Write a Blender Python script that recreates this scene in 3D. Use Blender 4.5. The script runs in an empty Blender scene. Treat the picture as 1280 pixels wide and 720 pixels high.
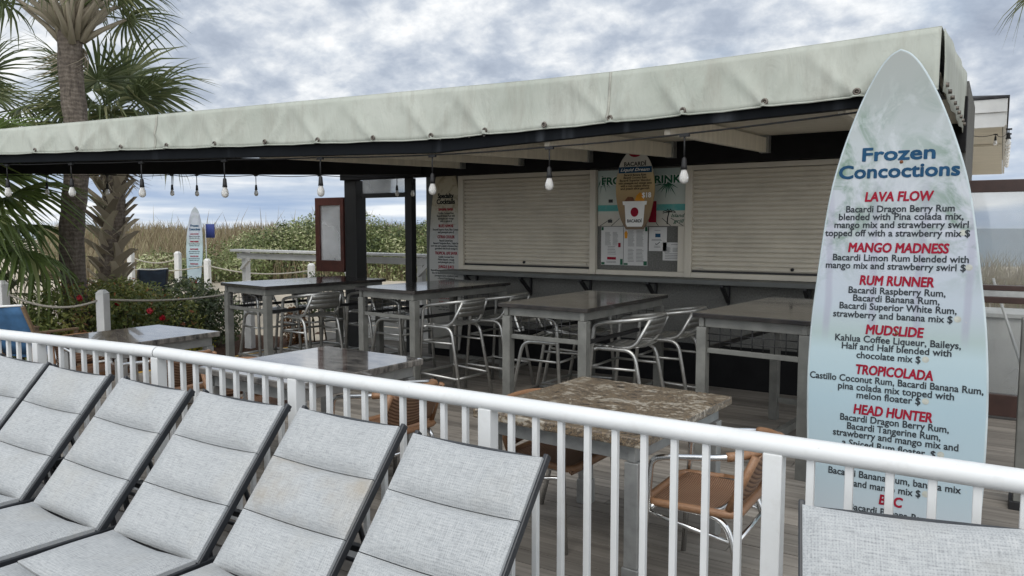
import bpy, bmesh, math, random
from mathutils import Vector, Matrix, Euler, noise
R = math.radians
scene = bpy.context.scene
COL = scene.collection
rnd = random.Random(11)

# ------------------------------------------------------------------ camera
cam_d = bpy.data.cameras.new("camera"); cam = bpy.data.objects.new("camera", cam_d); COL.objects.link(cam)
cam.location = (0, 0, 1.67); cam.rotation_euler = (R(90 - 4.51), 0, R(32.7))
cam_d.sensor_width = 36; cam_d.lens = 36 * 950 / 1280; cam_d.clip_end = 9000; cam_d.clip_start = 0.05
scene.camera = cam
scene.render.resolution_x = 1024; scene.render.resolution_y = 576

# ------------------------------------------------------------------ world: overcast sky
SUN_EL, SUN_AZ = 52, 165          # azimuth the light comes from, clockwise from +Y
world = bpy.data.worlds.new("World"); scene.world = world; world.use_nodes = True
nt = world.node_tree; nt.nodes.clear()
def wn(t, **k):
    n = nt.nodes.new(t)
    for a, b in k.items(): setattr(n, a, b)
    return n
def wl(a, b): nt.links.new(a, b)
def wmath(op, a, b=None, c=None):
    n = wn("ShaderNodeMath", operation=op)
    for i, v in enumerate((a, b, c)):
        if v is None: continue
        if isinstance(v, (int, float)): n.inputs[i].default_value = v
        else: wl(v, n.inputs[i])
    return n.outputs[0]
def wmix(f, a, b):
    n = wn("ShaderNodeMix", data_type='RGBA')
    if isinstance(f, (int, float)): n.inputs[0].default_value = f
    else: wl(f, n.inputs[0])
    for v, i in ((a, 6), (b, 7)):
        if isinstance(v, tuple): n.inputs[i].default_value = (*v, 1)
        else: wl(v, n.inputs[i])
    return n.outputs[2]
sky = wn("ShaderNodeTexSky", sky_type='NISHITA', sun_disc=False, sun_elevation=R(SUN_EL), sun_rotation=R(SUN_AZ))
sky.air_density = 1.2; sky.dust_density = 1.5
tc = wn("ShaderNodeTexCoord"); sep = wn("ShaderNodeSeparateXYZ"); wl(tc.outputs["Generated"], sep.inputs[0])
zc = wmath('ADD', wmath('MAXIMUM', sep.outputs[2], 0.0), 0.42)
px = wmath('DIVIDE', sep.outputs[0], zc); py = wmath('DIVIDE', sep.outputs[1], zc)
cmb = wn("ShaderNodeCombineXYZ"); wl(px, cmb.inputs[0]); wl(py, cmb.inputs[1])
def wnoise(scale, detail, rough, off, dist=0.0):
    m = wn("ShaderNodeMapping"); m.inputs[1].default_value = off; wl(cmb.outputs[0], m.inputs[0])
    n = wn("ShaderNodeTexNoise"); n.inputs["Scale"].default_value = scale; n.inputs["Detail"].default_value = detail
    n.inputs["Roughness"].default_value = rough; n.inputs["Distortion"].default_value = dist
    wl(m.outputs[0], n.inputs[0]); return n.outputs[0]
def wramp(v, stops):
    n = wn("ShaderNodeValToRGB"); wl(v, n.inputs[0])
    e = n.color_ramp.elements
    while len(e) < len(stops): e.new(0.5)
    for q, (p, c) in zip(e, stops): q.position = p; q.color = (*c, 1) if isinstance(c, tuple) else (c, c, c, 1)
    return n.outputs[0]
big = wnoise(2.0, 4, 0.5, (3.1, 1.7, 0), 0.3)
med = wnoise(6.0, 10, 0.57, (7.3, 2.2, 0), 0.25)
fin_ = wnoise(17.0, 8, 0.6, (2.3, 5.2, 0), 0.2)
den = wmath('ADD', wmath('ADD', wmath('MULTIPLY', big, 0.42), wmath('MULTIPLY', med, 0.42)), wmath('MULTIPLY', fin_, 0.21))
cloud_col = wramp(den, [(0.40, (2.7, 3.1, 3.85)), (0.48, (3.5, 3.95, 4.7)), (0.53, (4.6, 5.0, 5.6)), (0.575, (6.1, 6.35, 6.65)), (0.65, (8.6, 8.6, 8.5))])
cover = wramp(wnoise(2.2, 5, 0.5, (1.0, 9.0, 0), 0.4), [(0.30, 0.75), (0.46, 0.98)])
skyb = wn("ShaderNodeMixRGB", blend_type='MULTIPLY'); skyb.inputs[0].default_value = 1; wl(sky.outputs[0], skyb.inputs[1]); skyb.inputs[2].default_value = (1.0, 1.0, 1.0, 1)
mixed = wmix(cover, skyb.outputs[0], cloud_col)
# low band: bluish with streaks
streak_m = wn("ShaderNodeMapping"); streak_m.inputs[3].default_value = (2.2, 2.2, 24); wl(tc.outputs["Generated"], streak_m.inputs[0])
st = wn("ShaderNodeTexNoise"); st.inputs["Scale"].default_value = 1.6; st.inputs["Detail"].default_value = 6; wl(streak_m.outputs[0], st.inputs[0])
low_col = wramp(st.outputs[0], [(0.38, (2.9, 3.75, 5.2)), (0.50, (4.2, 4.9, 5.9)), (0.60, (7.0, 7.2, 7.4))])
lowf = wramp(sep.outputs[2], [(0.03, 1.0), (0.13, 0.0)])
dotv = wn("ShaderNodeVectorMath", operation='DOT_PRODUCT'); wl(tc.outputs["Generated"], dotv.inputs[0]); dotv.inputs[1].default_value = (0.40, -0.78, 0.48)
fill_glow = wramp(dotv.outputs["Value"], [(0.0, (1, 1, 1)), (0.25, (1.25, 1.22, 1.18)), (0.95, (2.6, 2.5, 2.35))])  # sky behind the camera brightened, added to lift the dark area under the canopy
fin0 = wmix(lowf, mixed, low_col)
gm_ = wn("ShaderNodeMix", data_type='RGBA', blend_type='MULTIPLY'); gm_.inputs[0].default_value = 1.0; wl(fin0, gm_.inputs[6]); wl(fill_glow, gm_.inputs[7])
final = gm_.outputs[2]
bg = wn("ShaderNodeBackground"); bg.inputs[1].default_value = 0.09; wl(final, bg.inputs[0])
wo = wn("ShaderNodeOutputWorld"); wl(bg.outputs[0], wo.inputs[0])

# ------------------------------------------------------------------ sun + exposure
sd = bpy.data.lights.new("sun", 'SUN'); sd.energy = 0.6; sd.angle = R(25); sd.color = (1, 0.965, 0.91)
sun = bpy.data.objects.new("sun", sd); COL.objects.link(sun)
sun.rotation_euler = (R(90 - SUN_EL), 0, R(180 - SUN_AZ))
scene.view_settings.view_transform = 'Standard'; scene.view_settings.look = 'None'
scene.view_settings.exposure = 0.60; scene.view_settings.gamma = 1.0; scene.view_settings.use_curve_mapping = False

# ------------------------------------------------------------------ materials
def hexc(r, g, b):
    f = lambda c: ((c / 255 + 0.055) / 1.055) ** 2.4 if c > 10 else c / 255 / 12.92
    return (f(r), f(g), f(b))
class NT:
    def __init__(s, name):
        s.m = bpy.data.materials.new(name); s.m.use_nodes = True; s.t = s.m.node_tree
        s.b = s.t.nodes["Principled BSDF"]; s.tc = s.n("ShaderNodeTexCoord")
    def n(s, t, **k):
        q = s.t.nodes.new(t)
        for a, b in k.items(): setattr(q, a, b)
        return q
    def l(s, a, b): s.t.links.new(a, b)
    def noise(s, scale, detail=4, rough=0.55, stretch=(1, 1, 1), dist=0, coord="Object"):
        mp = s.n("ShaderNodeMapping"); mp.inputs[3].default_value = stretch
        oi = s.n("ShaderNodeObjectInfo"); ml = s.n("ShaderNodeMath", operation='MULTIPLY'); ml.inputs[1].default_value = 17.0
        s.l(oi.outputs["Random"], ml.inputs[0]); cb = s.n("ShaderNodeCombineXYZ")
        for i in range(3): s.l(ml.outputs[0], cb.inputs[i])
        s.l(cb.outputs[0], mp.inputs[1]); s.l(s.tc.outputs[coord], mp.inputs[0])
        q = s.n("ShaderNodeTexNoise"); q.inputs["Scale"].default_value = scale; q.inputs["Detail"].default_value = detail
        q.inputs["Roughness"].default_value = rough; q.inputs["Distortion"].default_value = dist
        s.l(mp.outputs[0], q.inputs[0]); return q.outputs[0]
    def ramp(s, v, stops, interp='LINEAR'):
        q = s.n("ShaderNodeValToRGB"); s.l(v, q.inputs[0]); q.color_ramp.interpolation = interp
        e = q.color_ramp.elements
        while len(e) < len(stops): e.new(0.5)
        for x, (p, c) in zip(e, stops): x.position = p; x.color = (*c, 1) if isinstance(c, tuple) else (c, c, c, 1)
        return q.outputs[0]
    def mix(s, f, a, b, mode='MIX'):
        q = s.n("ShaderNodeMix", data_type='RGBA', blend_type=mode)
        for v, i in ((f, 0), (a, 6), (b, 7)):
            if isinstance(v, tuple): q.inputs[i].default_value = (*v, 1)
            elif isinstance(v, (int, float)): q.inputs[i].default_value = v
            else: s.l(v, q.inputs[i])
        return q.outputs[2]
    def math(s, op, a, b=0.0):
        q = s.n("ShaderNodeMath", operation=op)
        for i, v in enumerate((a, b)):
            if isinstance(v, (int, float)): q.inputs[i].default_value = v
            else: s.l(v, q.inputs[i])
        return q.outputs[0]
    def bump(s, v, strength=0.3, dist=0.01):
        q = s.n("ShaderNodeBump"); q.inputs["Strength"].default_value = strength; q.inputs["Distance"].default_value = dist
        s.l(v, q.inputs["Height"]); s.l(q.outputs[0], s.b.inputs["Normal"])
    def col(s, v):
        if isinstance(v, tuple): s.b.inputs["Base Color"].default_value = (*v, 1)
        else: s.l(v, s.b.inputs["Base Color"])
    def set(s, **k):
        for a, v in k.items():
            i = s.b.inputs[a.replace("_", " ")]
            if isinstance(v, (int, float, tuple)): i.default_value = v
            else: s.l(v, i)
def sc3(c, f): return tuple(x * f for x in c)
def simple(name, c, rough=0.6, metal=0.0, var=0.2, scale=5, bump=0.0, bscale=80, spec=0.5, stretch=(1, 1, 1), tone=False):
    q = NT(name)
    f = q.noise(scale, 5, 0.6, stretch)
    cc = q.mix(q.ramp(f, [(0.3, 0.0), (0.7, 1.0)]), sc3(c, 1 - var), sc3(c, 1 + var * 0.6))
    if tone:
        a = q.n("ShaderNodeAttribute", attribute_name="tone")
        cc = q.mix(1.0, cc, q.ramp(a.outputs["Fac"], [(0, 0.55), (1, 1.35)]), 'MULTIPLY')
    q.col(cc); q.set(Roughness=rough, Metallic=metal); q.b.inputs["Specular IOR Level"].default_value = spec
    if bump: q.bump(q.noise(bscale, 3, 0.6, stretch), bump)
    return q.m
M = {}
def m_wpaint():
    q = NT('white_paint'); a = q.noise(3, 5, 0.6); sp = q.noise(38, 4, 0.7); gr = q.noise(7, 6, 0.7)
    c = q.mix(q.ramp(a, [(0.3, 0.0), (0.7, 1.0)]), (0.66, 0.675, 0.67), (0.73, 0.74, 0.735))
    c = q.mix(q.ramp(gr, [(0.56, 0.0), (0.78, 0.35)]), c, (0.46, 0.45, 0.41))
    c = q.mix(q.ramp(sp, [(0.70, 0.0), (0.76, 0.55)]), c, (0.24, 0.19, 0.14))
    q.col(c); q.set(Roughness=q.ramp(gr, [(0.3, 0.28), (0.8, 0.5)])); return q.m
M['white_paint'] = m_wpaint()
M['white_wood'] = simple('white_wood', (0.68, 0.68, 0.66), 0.5, var=0.12, scale=4, bump=0.1)
M['dark_metal'] = simple('dark_metal', (0.028, 0.031, 0.036), 0.42, var=0.2, scale=10)
M['black'] = simple('black', (0.012, 0.012, 0.013), 0.5, var=0.2)
M['black_matte'] = simple('black_matte', (0.010, 0.010, 0.011), 0.8, var=0.3, spec=0.2)
M['grey_paint'] = simple('grey_paint', (0.165, 0.165, 0.15), 0.5, var=0.3, scale=7, bump=0.12, bscale=40)
M['galv'] = simple('galv', (0.36, 0.365, 0.355), 0.45, 0.5, var=0.2, scale=14)
M['alu'] = simple('alu', (0.62, 0.62, 0.60), 0.30, 0.95, var=0.12, scale=20)
M['alu_dull'] = simple('alu_dull', (0.50, 0.50, 0.48), 0.42, 0.9, var=0.2, scale=20)
M['chrome'] = simple('chrome', (0.80, 0.80, 0.79), 0.16, 1.0, var=0.06, scale=20)
M['stucco'] = simple('stucco', (0.15, 0.15, 0.14), 0.9, var=0.3, scale=60, bump=0.5, bscale=160, spec=0.2)
M['counter'] = simple('counter', (0.10, 0.105, 0.10), 0.55, var=0.2, scale=5)
M['cream_wood'] = simple('cream_wood', (0.72, 0.67, 0.56), 0.65, var=0.14, scale=3, bump=0.05, stretch=(1, 6, 1))
M['shutter'] = simple('shutter', (0.56, 0.515, 0.43), 0.5, var=0.12, scale=3)
M['shutter_frame'] = simple('shutter_frame', (0.56, 0.52, 0.44), 0.55, var=0.08, scale=3)
M['redbrown'] = simple('redbrown', (0.075, 0.022, 0.016), 0.45, var=0.3, scale=9)
M['brown_frame'] = simple('brown_frame', (0.045, 0.022, 0.017), 0.4, var=0.25, scale=9)
M['roof_shingle'] = simple('roof_shingle', (0.05, 0.05, 0.055), 0.9, var=0.4, scale=18, bump=0.5)
M['siding'] = simple('siding', (0.70, 0.70, 0.68), 0.5, var=0.1, scale=4)
M['soffit'] = simple('soffit', (0.66, 0.62, 0.53), 0.6, var=0.15, scale=3, stretch=(1, 5, 1))
M['rope'] = simple('rope', (0.42, 0.39, 0.33), 0.9, var=0.2, scale=60, bump=0.4, bscale=250)
M['cable'] = simple('cable', (0.010, 0.010, 0.011), 0.6, var=0.1)
M['blue_fabric'] = simple('blue_fabric', (0.045, 0.13, 0.26), 0.75, var=0.25, scale=8, bump=0.2, bscale=300)
M['navy_fabric'] = simple('navy_fabric', (0.02, 0.035, 0.06), 0.8, var=0.25, scale=8)
M['flag_blue'] = simple('flag_blue', (0.03, 0.05, 0.22), 0.7)
M['teak'] = simple('teak', (0.22, 0.15, 0.09), 0.6, var=0.3, scale=8, stretch=(1, 8, 1))
M['yellow_paint'] = simple('yellow_paint', (0.62, 0.36, 0.04), 0.6, var=0.3, scale=14)
M['mulch'] = simple('mulch', (0.085, 0.05, 0.035), 0.95, var=0.6, scale=45, bump=1.0, bscale=70, spec=0.1)
M['sand'] = simple('sand', (0.50, 0.44, 0.35), 0.95, var=0.22, scale=1.2, bump=0.5, bscale=9, spec=0.1)
M['pool_deck'] = simple('pool_deck', (0.20, 0.19, 0.18), 0.85, var=0.2, scale=5, bump=0.2, bscale=120)
M['ocean'] = simple('ocean', (0.10, 0.16, 0.18), 0.25, var=0.3, scale=0.05, bump=0.4, bscale=0.6)
M['petal'] = simple('petal', (0.55, 0.02, 0.04), 0.5, var=0.3, scale=20)
M['stem'] = simple('stem', (0.07, 0.05, 0.03), 0.9, var=0.3, scale=20)
M['ink_black'] = simple('ink_black', (0.012, 0.014, 0.016), 0.75, spec=0.15, var=0.1)
M['ink_grey'] = simple('ink_grey', (0.035, 0.042, 0.048), 0.75, spec=0.15, var=0.15, scale=30)
M['ink_blue'] = simple('ink_blue', (0.016, 0.065, 0.135), 0.75, spec=0.15, var=0.2, scale=10)
M['ink_red'] = simple('ink_red', (0.27, 0.012, 0.03), 0.75, spec=0.15, var=0.15, scale=10)
M['ink_white'] = simple('ink_white', (0.75, 0.75, 0.73), 0.5, var=0.05)
M['ink_green'] = simple('ink_green', (0.03, 0.12, 0.07), 0.75, spec=0.15, var=0.2)
M['ink_teal'] = simple('ink_teal', (0.04, 0.28, 0.26), 0.75, spec=0.15, var=0.15)
M['sign_edge'] = simple('sign_edge', (0.45, 0.52, 0.54), 0.4)
M['patch'] = simple('patch', (0.42, 0.43, 0.38), 0.6, var=0.25, scale=40)
M['ink_orange'] = simple('ink_orange', (0.65, 0.28, 0.03), 0.75, spec=0.15, var=0.2)
M['paper'] = simple('paper', (0.55, 0.55, 0.54), 0.6, var=0.06)
M['rust'] = simple('rust', (0.16, 0.06, 0.025), 0.8, var=0.4, scale=60)
M['grommet'] = simple('grommet', (0.16, 0.14, 0.12), 0.45, 0.7, var=0.5, scale=30)

def leaf_mat(name, stops, rough=0.5, trans=0.25):
    q = NT(name); a = q.n("ShaderNodeAttribute", attribute_name="tone")
    q.col(q.ramp(a.outputs["Fac"], stops)); q.set(Roughness=rough)
    d = q.n("ShaderNodeBsdfTranslucent"); q.l(q.ramp(a.outputs["Fac"], stops), d.inputs[0])
    mx = q.n("ShaderNodeMixShader"); mx.inputs[0].default_value = trans
    out = q.t.nodes["Material Output"]; q.l(q.b.outputs[0], mx.inputs[1]); q.l(d.outputs[0], mx.inputs[2]); q.l(mx.outputs[0], out.inputs[0])
    return q.m
M['hedge_leaf'] = leaf_mat('hedge_leaf', [(0, (0.035, 0.058, 0.02)), (0.40, (0.13, 0.165, 0.05)), (0.68, (0.24, 0.28, 0.11)), (1, (0.52, 0.52, 0.31))])
M['shrub_leaf'] = leaf_mat('shrub_leaf', [(0, (0.026, 0.042, 0.020)), (0.6, (0.075, 0.105, 0.045)), (1, (0.18, 0.21, 0.085))])
M['rose_leaf'] = leaf_mat('rose_leaf', [(0, (0.06, 0.09, 0.025)), (0.6, (0.19, 0.22, 0.055)), (0.9, (0.36, 0.33, 0.09)), (1, (0.34, 0.13, 0.06))])
M['yellow_leaf'] = leaf_mat('yellow_leaf', [(0, (0.12, 0.13, 0.02)), (1, (0.42, 0.36, 0.03))])
M['orange_leaf'] = leaf_mat('orange_leaf', [(0, (0.10, 0.05, 0.02)), (1, (0.26, 0.12, 0.04))])
M['palm_leaf'] = leaf_mat('palm_leaf', [(0, (0.055, 0.078, 0.034)), (0.6, (0.16, 0.195, 0.085)), (1, (0.36, 0.36, 0.19))], 0.4, 0.35)
M['palm_young'] = leaf_mat('palm_young', [(0, (0.07, 0.115, 0.028)), (0.6, (0.17, 0.235, 0.07)), (1, (0.33, 0.37, 0.16))], 0.4, 0.3)
M['palm_dry'] = leaf_mat('palm_dry', [(0, (0.20, 0.165, 0.12)), (1, (0.58, 0.51, 0.39))], 0.7, 0.2)
M['dune_grass'] = leaf_mat('dune_grass', [(0, (0.13, 0.10, 0.055)), (0.6, (0.26, 0.21, 0.13)), (0.9, (0.30, 0.27, 0.15)), (1, (0.14, 0.17, 0.06))], 0.7, 0.3)

def m_trunk():
    q = NT('palm_trunk')
    w = q.n("ShaderNodeTexWave", wave_type='BANDS', bands_direction='Z'); w.inputs["Scale"].default_value = 5.2
    w.inputs["Distortion"].default_value = 5.0; w.inputs["Detail"].default_value = 3; w.inputs["Detail Scale"].default_value = 2.5; q.l(q.tc.outputs["Object"], w.inputs[0])
    f = q.noise(22, 5, 0.7, (1, 1, 0.25))
    k = q.math('ADD', q.math('MULTIPLY', w.outputs[0], 0.13), q.math('MULTIPLY', f, 0.87))
    q.col(q.ramp(k, [(0.25, (0.045, 0.036, 0.030)), (0.5, (0.13, 0.105, 0.085)), (0.75, (0.24, 0.205, 0.17))])); q.set(Roughness=0.9)
    q.bump(k, 0.9, 0.03); return q.m
M['palm_trunk'] = m_trunk()
def m_deck():
    q = NT('deck_wood'); a = q.n("ShaderNodeAttribute", attribute_name="tone")
    g = q.noise(9, 6, 0.65, (0.10, 3.0, 1)); s = q.noise(1.6, 4, 0.6)
    c = q.ramp(g, [(0.3, (0.145, 0.128, 0.110)), (0.55, (0.245, 0.222, 0.192)), (0.75, (0.32, 0.295, 0.26))])
    c = q.mix(1.0, c, q.ramp(a.outputs["Fac"], [(0, 0.72), (1, 1.22)]), 'MULTIPLY')
    c = q.mix(q.ramp(s, [(0.50, 0.0), (0.75, 0.65)]), c, (0.115, 0.10, 0.085))
    q.col(c); q.set(Roughness=0.72); q.bump(g, 0.25, 0.004); return q.m
M['deck_wood'] = m_deck()
def m_canvas():
    q = NT('canvas'); d = q.noise(1.1, 6, 0.65); v = q.noise(5, 6, 0.7, (1.6, 1.6, 0.22)); sp = q.noise(26, 5, 0.7)
    c = q.mix(q.ramp(d, [(0.35, 0.0), (0.7, 1.0)]), (0.345, 0.37, 0.32), (0.43, 0.45, 0.40))
    c = q.mix(q.ramp(v, [(0.48, 0.0), (0.72, 0.65)]), c, (0.27, 0.265, 0.225))
    c = q.mix(q.ramp(sp, [(0.60, 0.0), (0.78, 0.45)]), c, (0.24, 0.235, 0.20))
    bl = q.noise(0.8, 3, 0.6, (1, 1, 3)); c = q.mix(q.ramp(bl, [(0.52, 0.0), (0.7, 0.35)]), c, (0.40, 0.41, 0.36))
    q.col(c); q.set(Roughness=0.68); q.bump(q.noise(4.2, 4, 0.55, (1.6, 1.6, 0.6), 0.8), 0.5, 0.03); return q.m
M['canvas'] = m_canvas()
M['canvas_seam'] = simple('canvas_seam', (0.37, 0.37, 0.32), 0.7, var=0.35, scale=9)
def m_beam():
    q = NT('beam_paint'); v = q.noise(2.6, 3, 0.5, (1, 1, 0.05)); w = q.noise(9, 5, 0.6, (1, 1, 0.1))
    f = q.math('MULTIPLY', q.ramp(v, [(0.58, 0.0), (0.70, 1.0)]), q.ramp(w, [(0.4, 0.1), (0.7, 1.0)]))
    q.col(q.mix(q.math('MULTIPLY', f, 0.6), (0.0045, 0.006, 0.008), (0.15, 0.165, 0.185))); q.set(Roughness=0.6); q.b.inputs['Specular IOR Level'].default_value = 0.12; return q.m
M['beam_paint'] = m_beam()
def m_fabric(name, stain):
    q = NT(name)
    a = q.noise(240, 2, 0.5, (0.10, 1, 1)); b = q.noise(240, 2, 0.5, (1, 0.10, 1)); big = q.noise(2.2, 4, 0.6); bb_ = q.noise(7, 4, 0.6)
    def wv(ax, scl):
        w = q.n("ShaderNodeTexWave", wave_type='BANDS', bands_direction=ax); w.inputs["Scale"].default_value = scl; w.inputs["Distortion"].default_value = 0.8
        w.inputs["Detail"].default_value = 1; q.l(q.tc.outputs["Object"], w.inputs[0]); return w.outputs[0]
    dots = q.math('MULTIPLY', q.ramp(wv('X', 34), [(0.45, 0.0), (0.85, 1.0)]), q.ramp(wv('Y', 30), [(0.55, 0.0), (0.9, 1.0)]))
    k = q.math('ADD', q.math('MULTIPLY', a, 0.55), q.math('MULTIPLY', b, 0.45))
    c = q.ramp(k, [(0.34, (0.28, 0.29, 0.295)), (0.49, (0.375, 0.39, 0.395)), (0.64, (0.44, 0.45, 0.45))])
    c = q.mix(q.math('MULTIPLY', dots, 0.32), c, (0.15, 0.16, 0.17))
    c = q.mix(q.ramp(big, [(0.54, 0.0), (0.8, 0.5)]), c, (0.36, 0.345, 0.305))
    if stain: c = q.mix(q.math('MULTIPLY', q.ramp(big, [(0.38, 0.0), (0.55, 0.62)]), q.ramp(bb_, [(0.35, 0.3), (0.65, 1.0)])), c, (0.30, 0.255, 0.19))
    q.col(c); q.set(Roughness=0.85); q.bump(q.math('SUBTRACT', k, dots), 0.3, 0.003); return q.m
M['sling_weave'] = m_fabric('sling_weave', False); M['stained_weave'] = m_fabric('stained_weave', True)
def m_stone():
    q = NT('marbled_stone')
    w = q.noise(3.0, 7, 0.58, (1, 1.7, 1), 2.8); w2 = q.noise(9, 7, 0.62, (1, 1.6, 1), 2.6); f = q.noise(60, 3, 0.6)
    k = q.math('ADD', q.math('MULTIPLY', w, 0.45), q.math('MULTIPLY', w2, 0.4)); k = q.math('ADD', k, q.math('MULTIPLY', f, 0.18))
    q.col(q.ramp(k, [(0.40, (0.020, 0.018, 0.018)), (0.455, (0.085, 0.070, 0.055)), (0.49, (0.25, 0.185, 0.115)), (0.515, (0.055, 0.047, 0.043)), (0.55, (0.24, 0.19, 0.13)), (0.59, (0.42, 0.385, 0.32)), (0.66, (0.16, 0.145, 0.125))]))
    q.set(Roughness=0.30); q.bump(f, 0.08); return q.m
M['marbled_stone'] = m_stone()
def m_top(name, c1, c2, rough, coat=1.0):
    q = NT(name); a = q.noise(6, 6, 0.65, (1, 2.5, 1)); s = q.noise(3, 5, 0.6)
    q.col(q.mix(q.ramp(a, [(0.35, 0.0), (0.7, 1.0)]), c1, c2)); q.set(Roughness=q.ramp(s, [(0.3, rough), (0.75, rough + 0.10)])); q.b.inputs['Coat Weight'].default_value = coat; q.b.inputs['Coat Roughness'].default_value = 0.03; q.b.inputs['Coat IOR'].default_value = 1.55; return q.m
M['dark_top'] = m_top('dark_top', (0.022, 0.021, 0.022), (0.055, 0.048, 0.042), 0.08, 0.12)
M['grey_stone_top'] = m_top('grey_stone_top', (0.03, 0.028, 0.028), (0.26, 0.24, 0.215), 0.06, 0.7)
def m_wicker():
    q = NT('wicker')
    w = q.n("ShaderNodeTexWave", wave_type='BANDS', bands_direction='X'); w.inputs["Scale"].default_value = 32; q.l(q.tc.outputs["Object"], w.inputs[0])
    v = q.n("ShaderNodeTexWave", wave_type='BANDS', bands_direction='Y'); v.inputs["Scale"].default_value = 32; q.l(q.tc.outputs["Object"], v.inputs[0])
    k = q.math('MULTIPLY', w.outputs[0], v.outputs[0]); n = q.noise(14, 4, 0.6)
    c = q.ramp(k, [(0.0, (0.07, 0.032, 0.018)), (0.25, (0.27, 0.150, 0.082)), (0.8, (0.41, 0.265, 0.165))])
    c = q.mix(q.ramp(n, [(0.4, 0.0), (0.75, 0.4)]), c, (0.16, 0.065, 0.035))
    q.col(c); q.set(Roughness=0.5); q.bump(k, 0.5, 0.006); return q.m
M['wicker'] = m_wicker()
M['wicker_wrap'] = simple('wicker_wrap', (0.28, 0.15, 0.078), 0.45, var=0.3, scale=60, stretch=(1, 8, 1))
def m_glass(name, tint, haze, hazecol):
    q = NT(name); t = q.t; out = t.nodes["Material Output"]
    tr = q.n("ShaderNodeBsdfTransparent"); tr.inputs[0].default_value = (*tint, 1)
    gl = q.n("ShaderNodeBsdfGlossy"); gl.inputs[1].default_value = 0.02
    df = q.n("ShaderNodeBsdfTranslucent"); df.inputs[0].default_value = (*hazecol, 1)
    fr = q.n("ShaderNodeFresnel"); fr.inputs[0].default_value = 1.5
    m1 = q.n("ShaderNodeMixShader"); q.l(fr.outputs[0], m1.inputs[0]); q.l(tr.outputs[0], m1.inputs[1]); q.l(gl.outputs[0], m1.inputs[2])
    m2 = q.n("ShaderNodeMixShader"); hz = q.noise(2.0, 3, 0.5); q.l(q.ramp(hz, [(0.3, haze * 0.5), (0.75, haze * 1.4)]), m2.inputs[0])
    q.l(m1.outputs[0], m2.inputs[1]); q.l(df.outputs[0], m2.inputs[2]); q.l(m2.outputs[0], out.inputs[0]); return q.m
M['glass'] = m_glass('glass', (0.97, 0.98, 0.98), 0.24, (0.95, 0.95, 0.95))
M['salty_glass'] = m_glass('salty_glass', (0.92, 0.93, 0.93), 0.22, (0.85, 0.86, 0.86))
def m_bulb():
    q = NT('bulb_glass'); q.col((0.82, 0.81, 0.78)); q.set(Roughness=0.12, IOR=1.3); q.b.inputs["Transmission Weight"].default_value = 0.45; return q.m
M['bulb_glass'] = m_bulb()
def m_boardprint():
    # printed beach picture: soft palms, trunks, sand and a lagoon line, in the board's own coordinates
    q = NT('beach_print'); sp = q.n("ShaderNodeSeparateXYZ"); q.l(q.tc.outputs["Object"], sp.inputs[0])
    X, Y = sp.outputs[0], sp.outputs[1]
    hgt = q.math('DIVIDE', Y, 2.7)
    c = q.ramp(hgt, [(0.0, (0.52, 0.57, 0.62)), (0.10, (0.46, 0.57, 0.63)), (0.26, (0.42, 0.56, 0.63)), (0.365, (0.46, 0.59, 0.64)), (0.40, (0.40, 0.50, 0.50)), (0.46, (0.47, 0.54, 0.61)), (0.62, (0.52, 0.55, 0.63)), (0.80, (0.47, 0.52, 0.54)), (0.90, (0.36, 0.40, 0.39)), (1.0, (0.36, 0.385, 0.37))])
    pl = q.noise(3.4, 6, 0.65, (1, 1, 1), 1.5)
    up = q.ramp(hgt, [(0.48, 0.0), (0.62, 1.0), (0.85, 1.0), (0.95, 0.0)])
    ax = q.math('ABSOLUTE', X); edge = q.ramp(ax, [(0.06, 0.35), (0.30, 1.0)])
    gm = q.math('MULTIPLY', q.math('MULTIPLY', up, edge), q.ramp(pl, [(0.45, 0.0), (0.60, 1.0)]))
    c = q.mix(q.math('MULTIPLY', gm, 0.95), c, (0.15, 0.25, 0.18))
    lt = q.noise(5.0, 5, 0.6, (1, 0.6, 1), 2.0)
    c = q.mix(q.math('MULTIPLY', q.math('MULTIPLY', up, q.ramp(lt, [(0.52, 0.0), (0.66, 1.0)])), 0.5), c, (0.62, 0.66, 0.70))
    tw = q.math('ADD', X, q.math('MULTIPLY', q.math('SUBTRACT', q.noise(1.3, 2), 0.5), 0.12))
    tk = q.n("ShaderNodeTexWave", wave_type='BANDS', bands_direction='X'); tk.inputs["Scale"].default_value = 1.35
    cv = q.n("ShaderNodeCombineXYZ"); q.l(tw, cv.inputs[0]); q.l(cv.outputs[0], tk.inputs[0])
    mid = q.ramp(hgt, [(0.38, 0.0), (0.42, 1.0), (0.66, 0.8), (0.74, 0.0)])
    c = q.mix(q.math('MULTIPLY', q.math('MULTIPLY', mid, q.ramp(tk.outputs[0], [(0.90, 0.0), (0.985, 1.0)])), 0.5), c, (0.34, 0.33, 0.44))
    sc = q.noise(38, 4, 0.7); c = q.mix(q.ramp(sc, [(0.66, 0.0), (0.76, 0.4)]), c, (0.55, 0.53, 0.46))
    c = q.mix(1.0, c, (0.80, 0.80, 0.79), 'MULTIPLY'); q.col(c); q.set(Roughness=0.35); return q.m
M['beach_print'] = m_boardprint()
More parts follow.
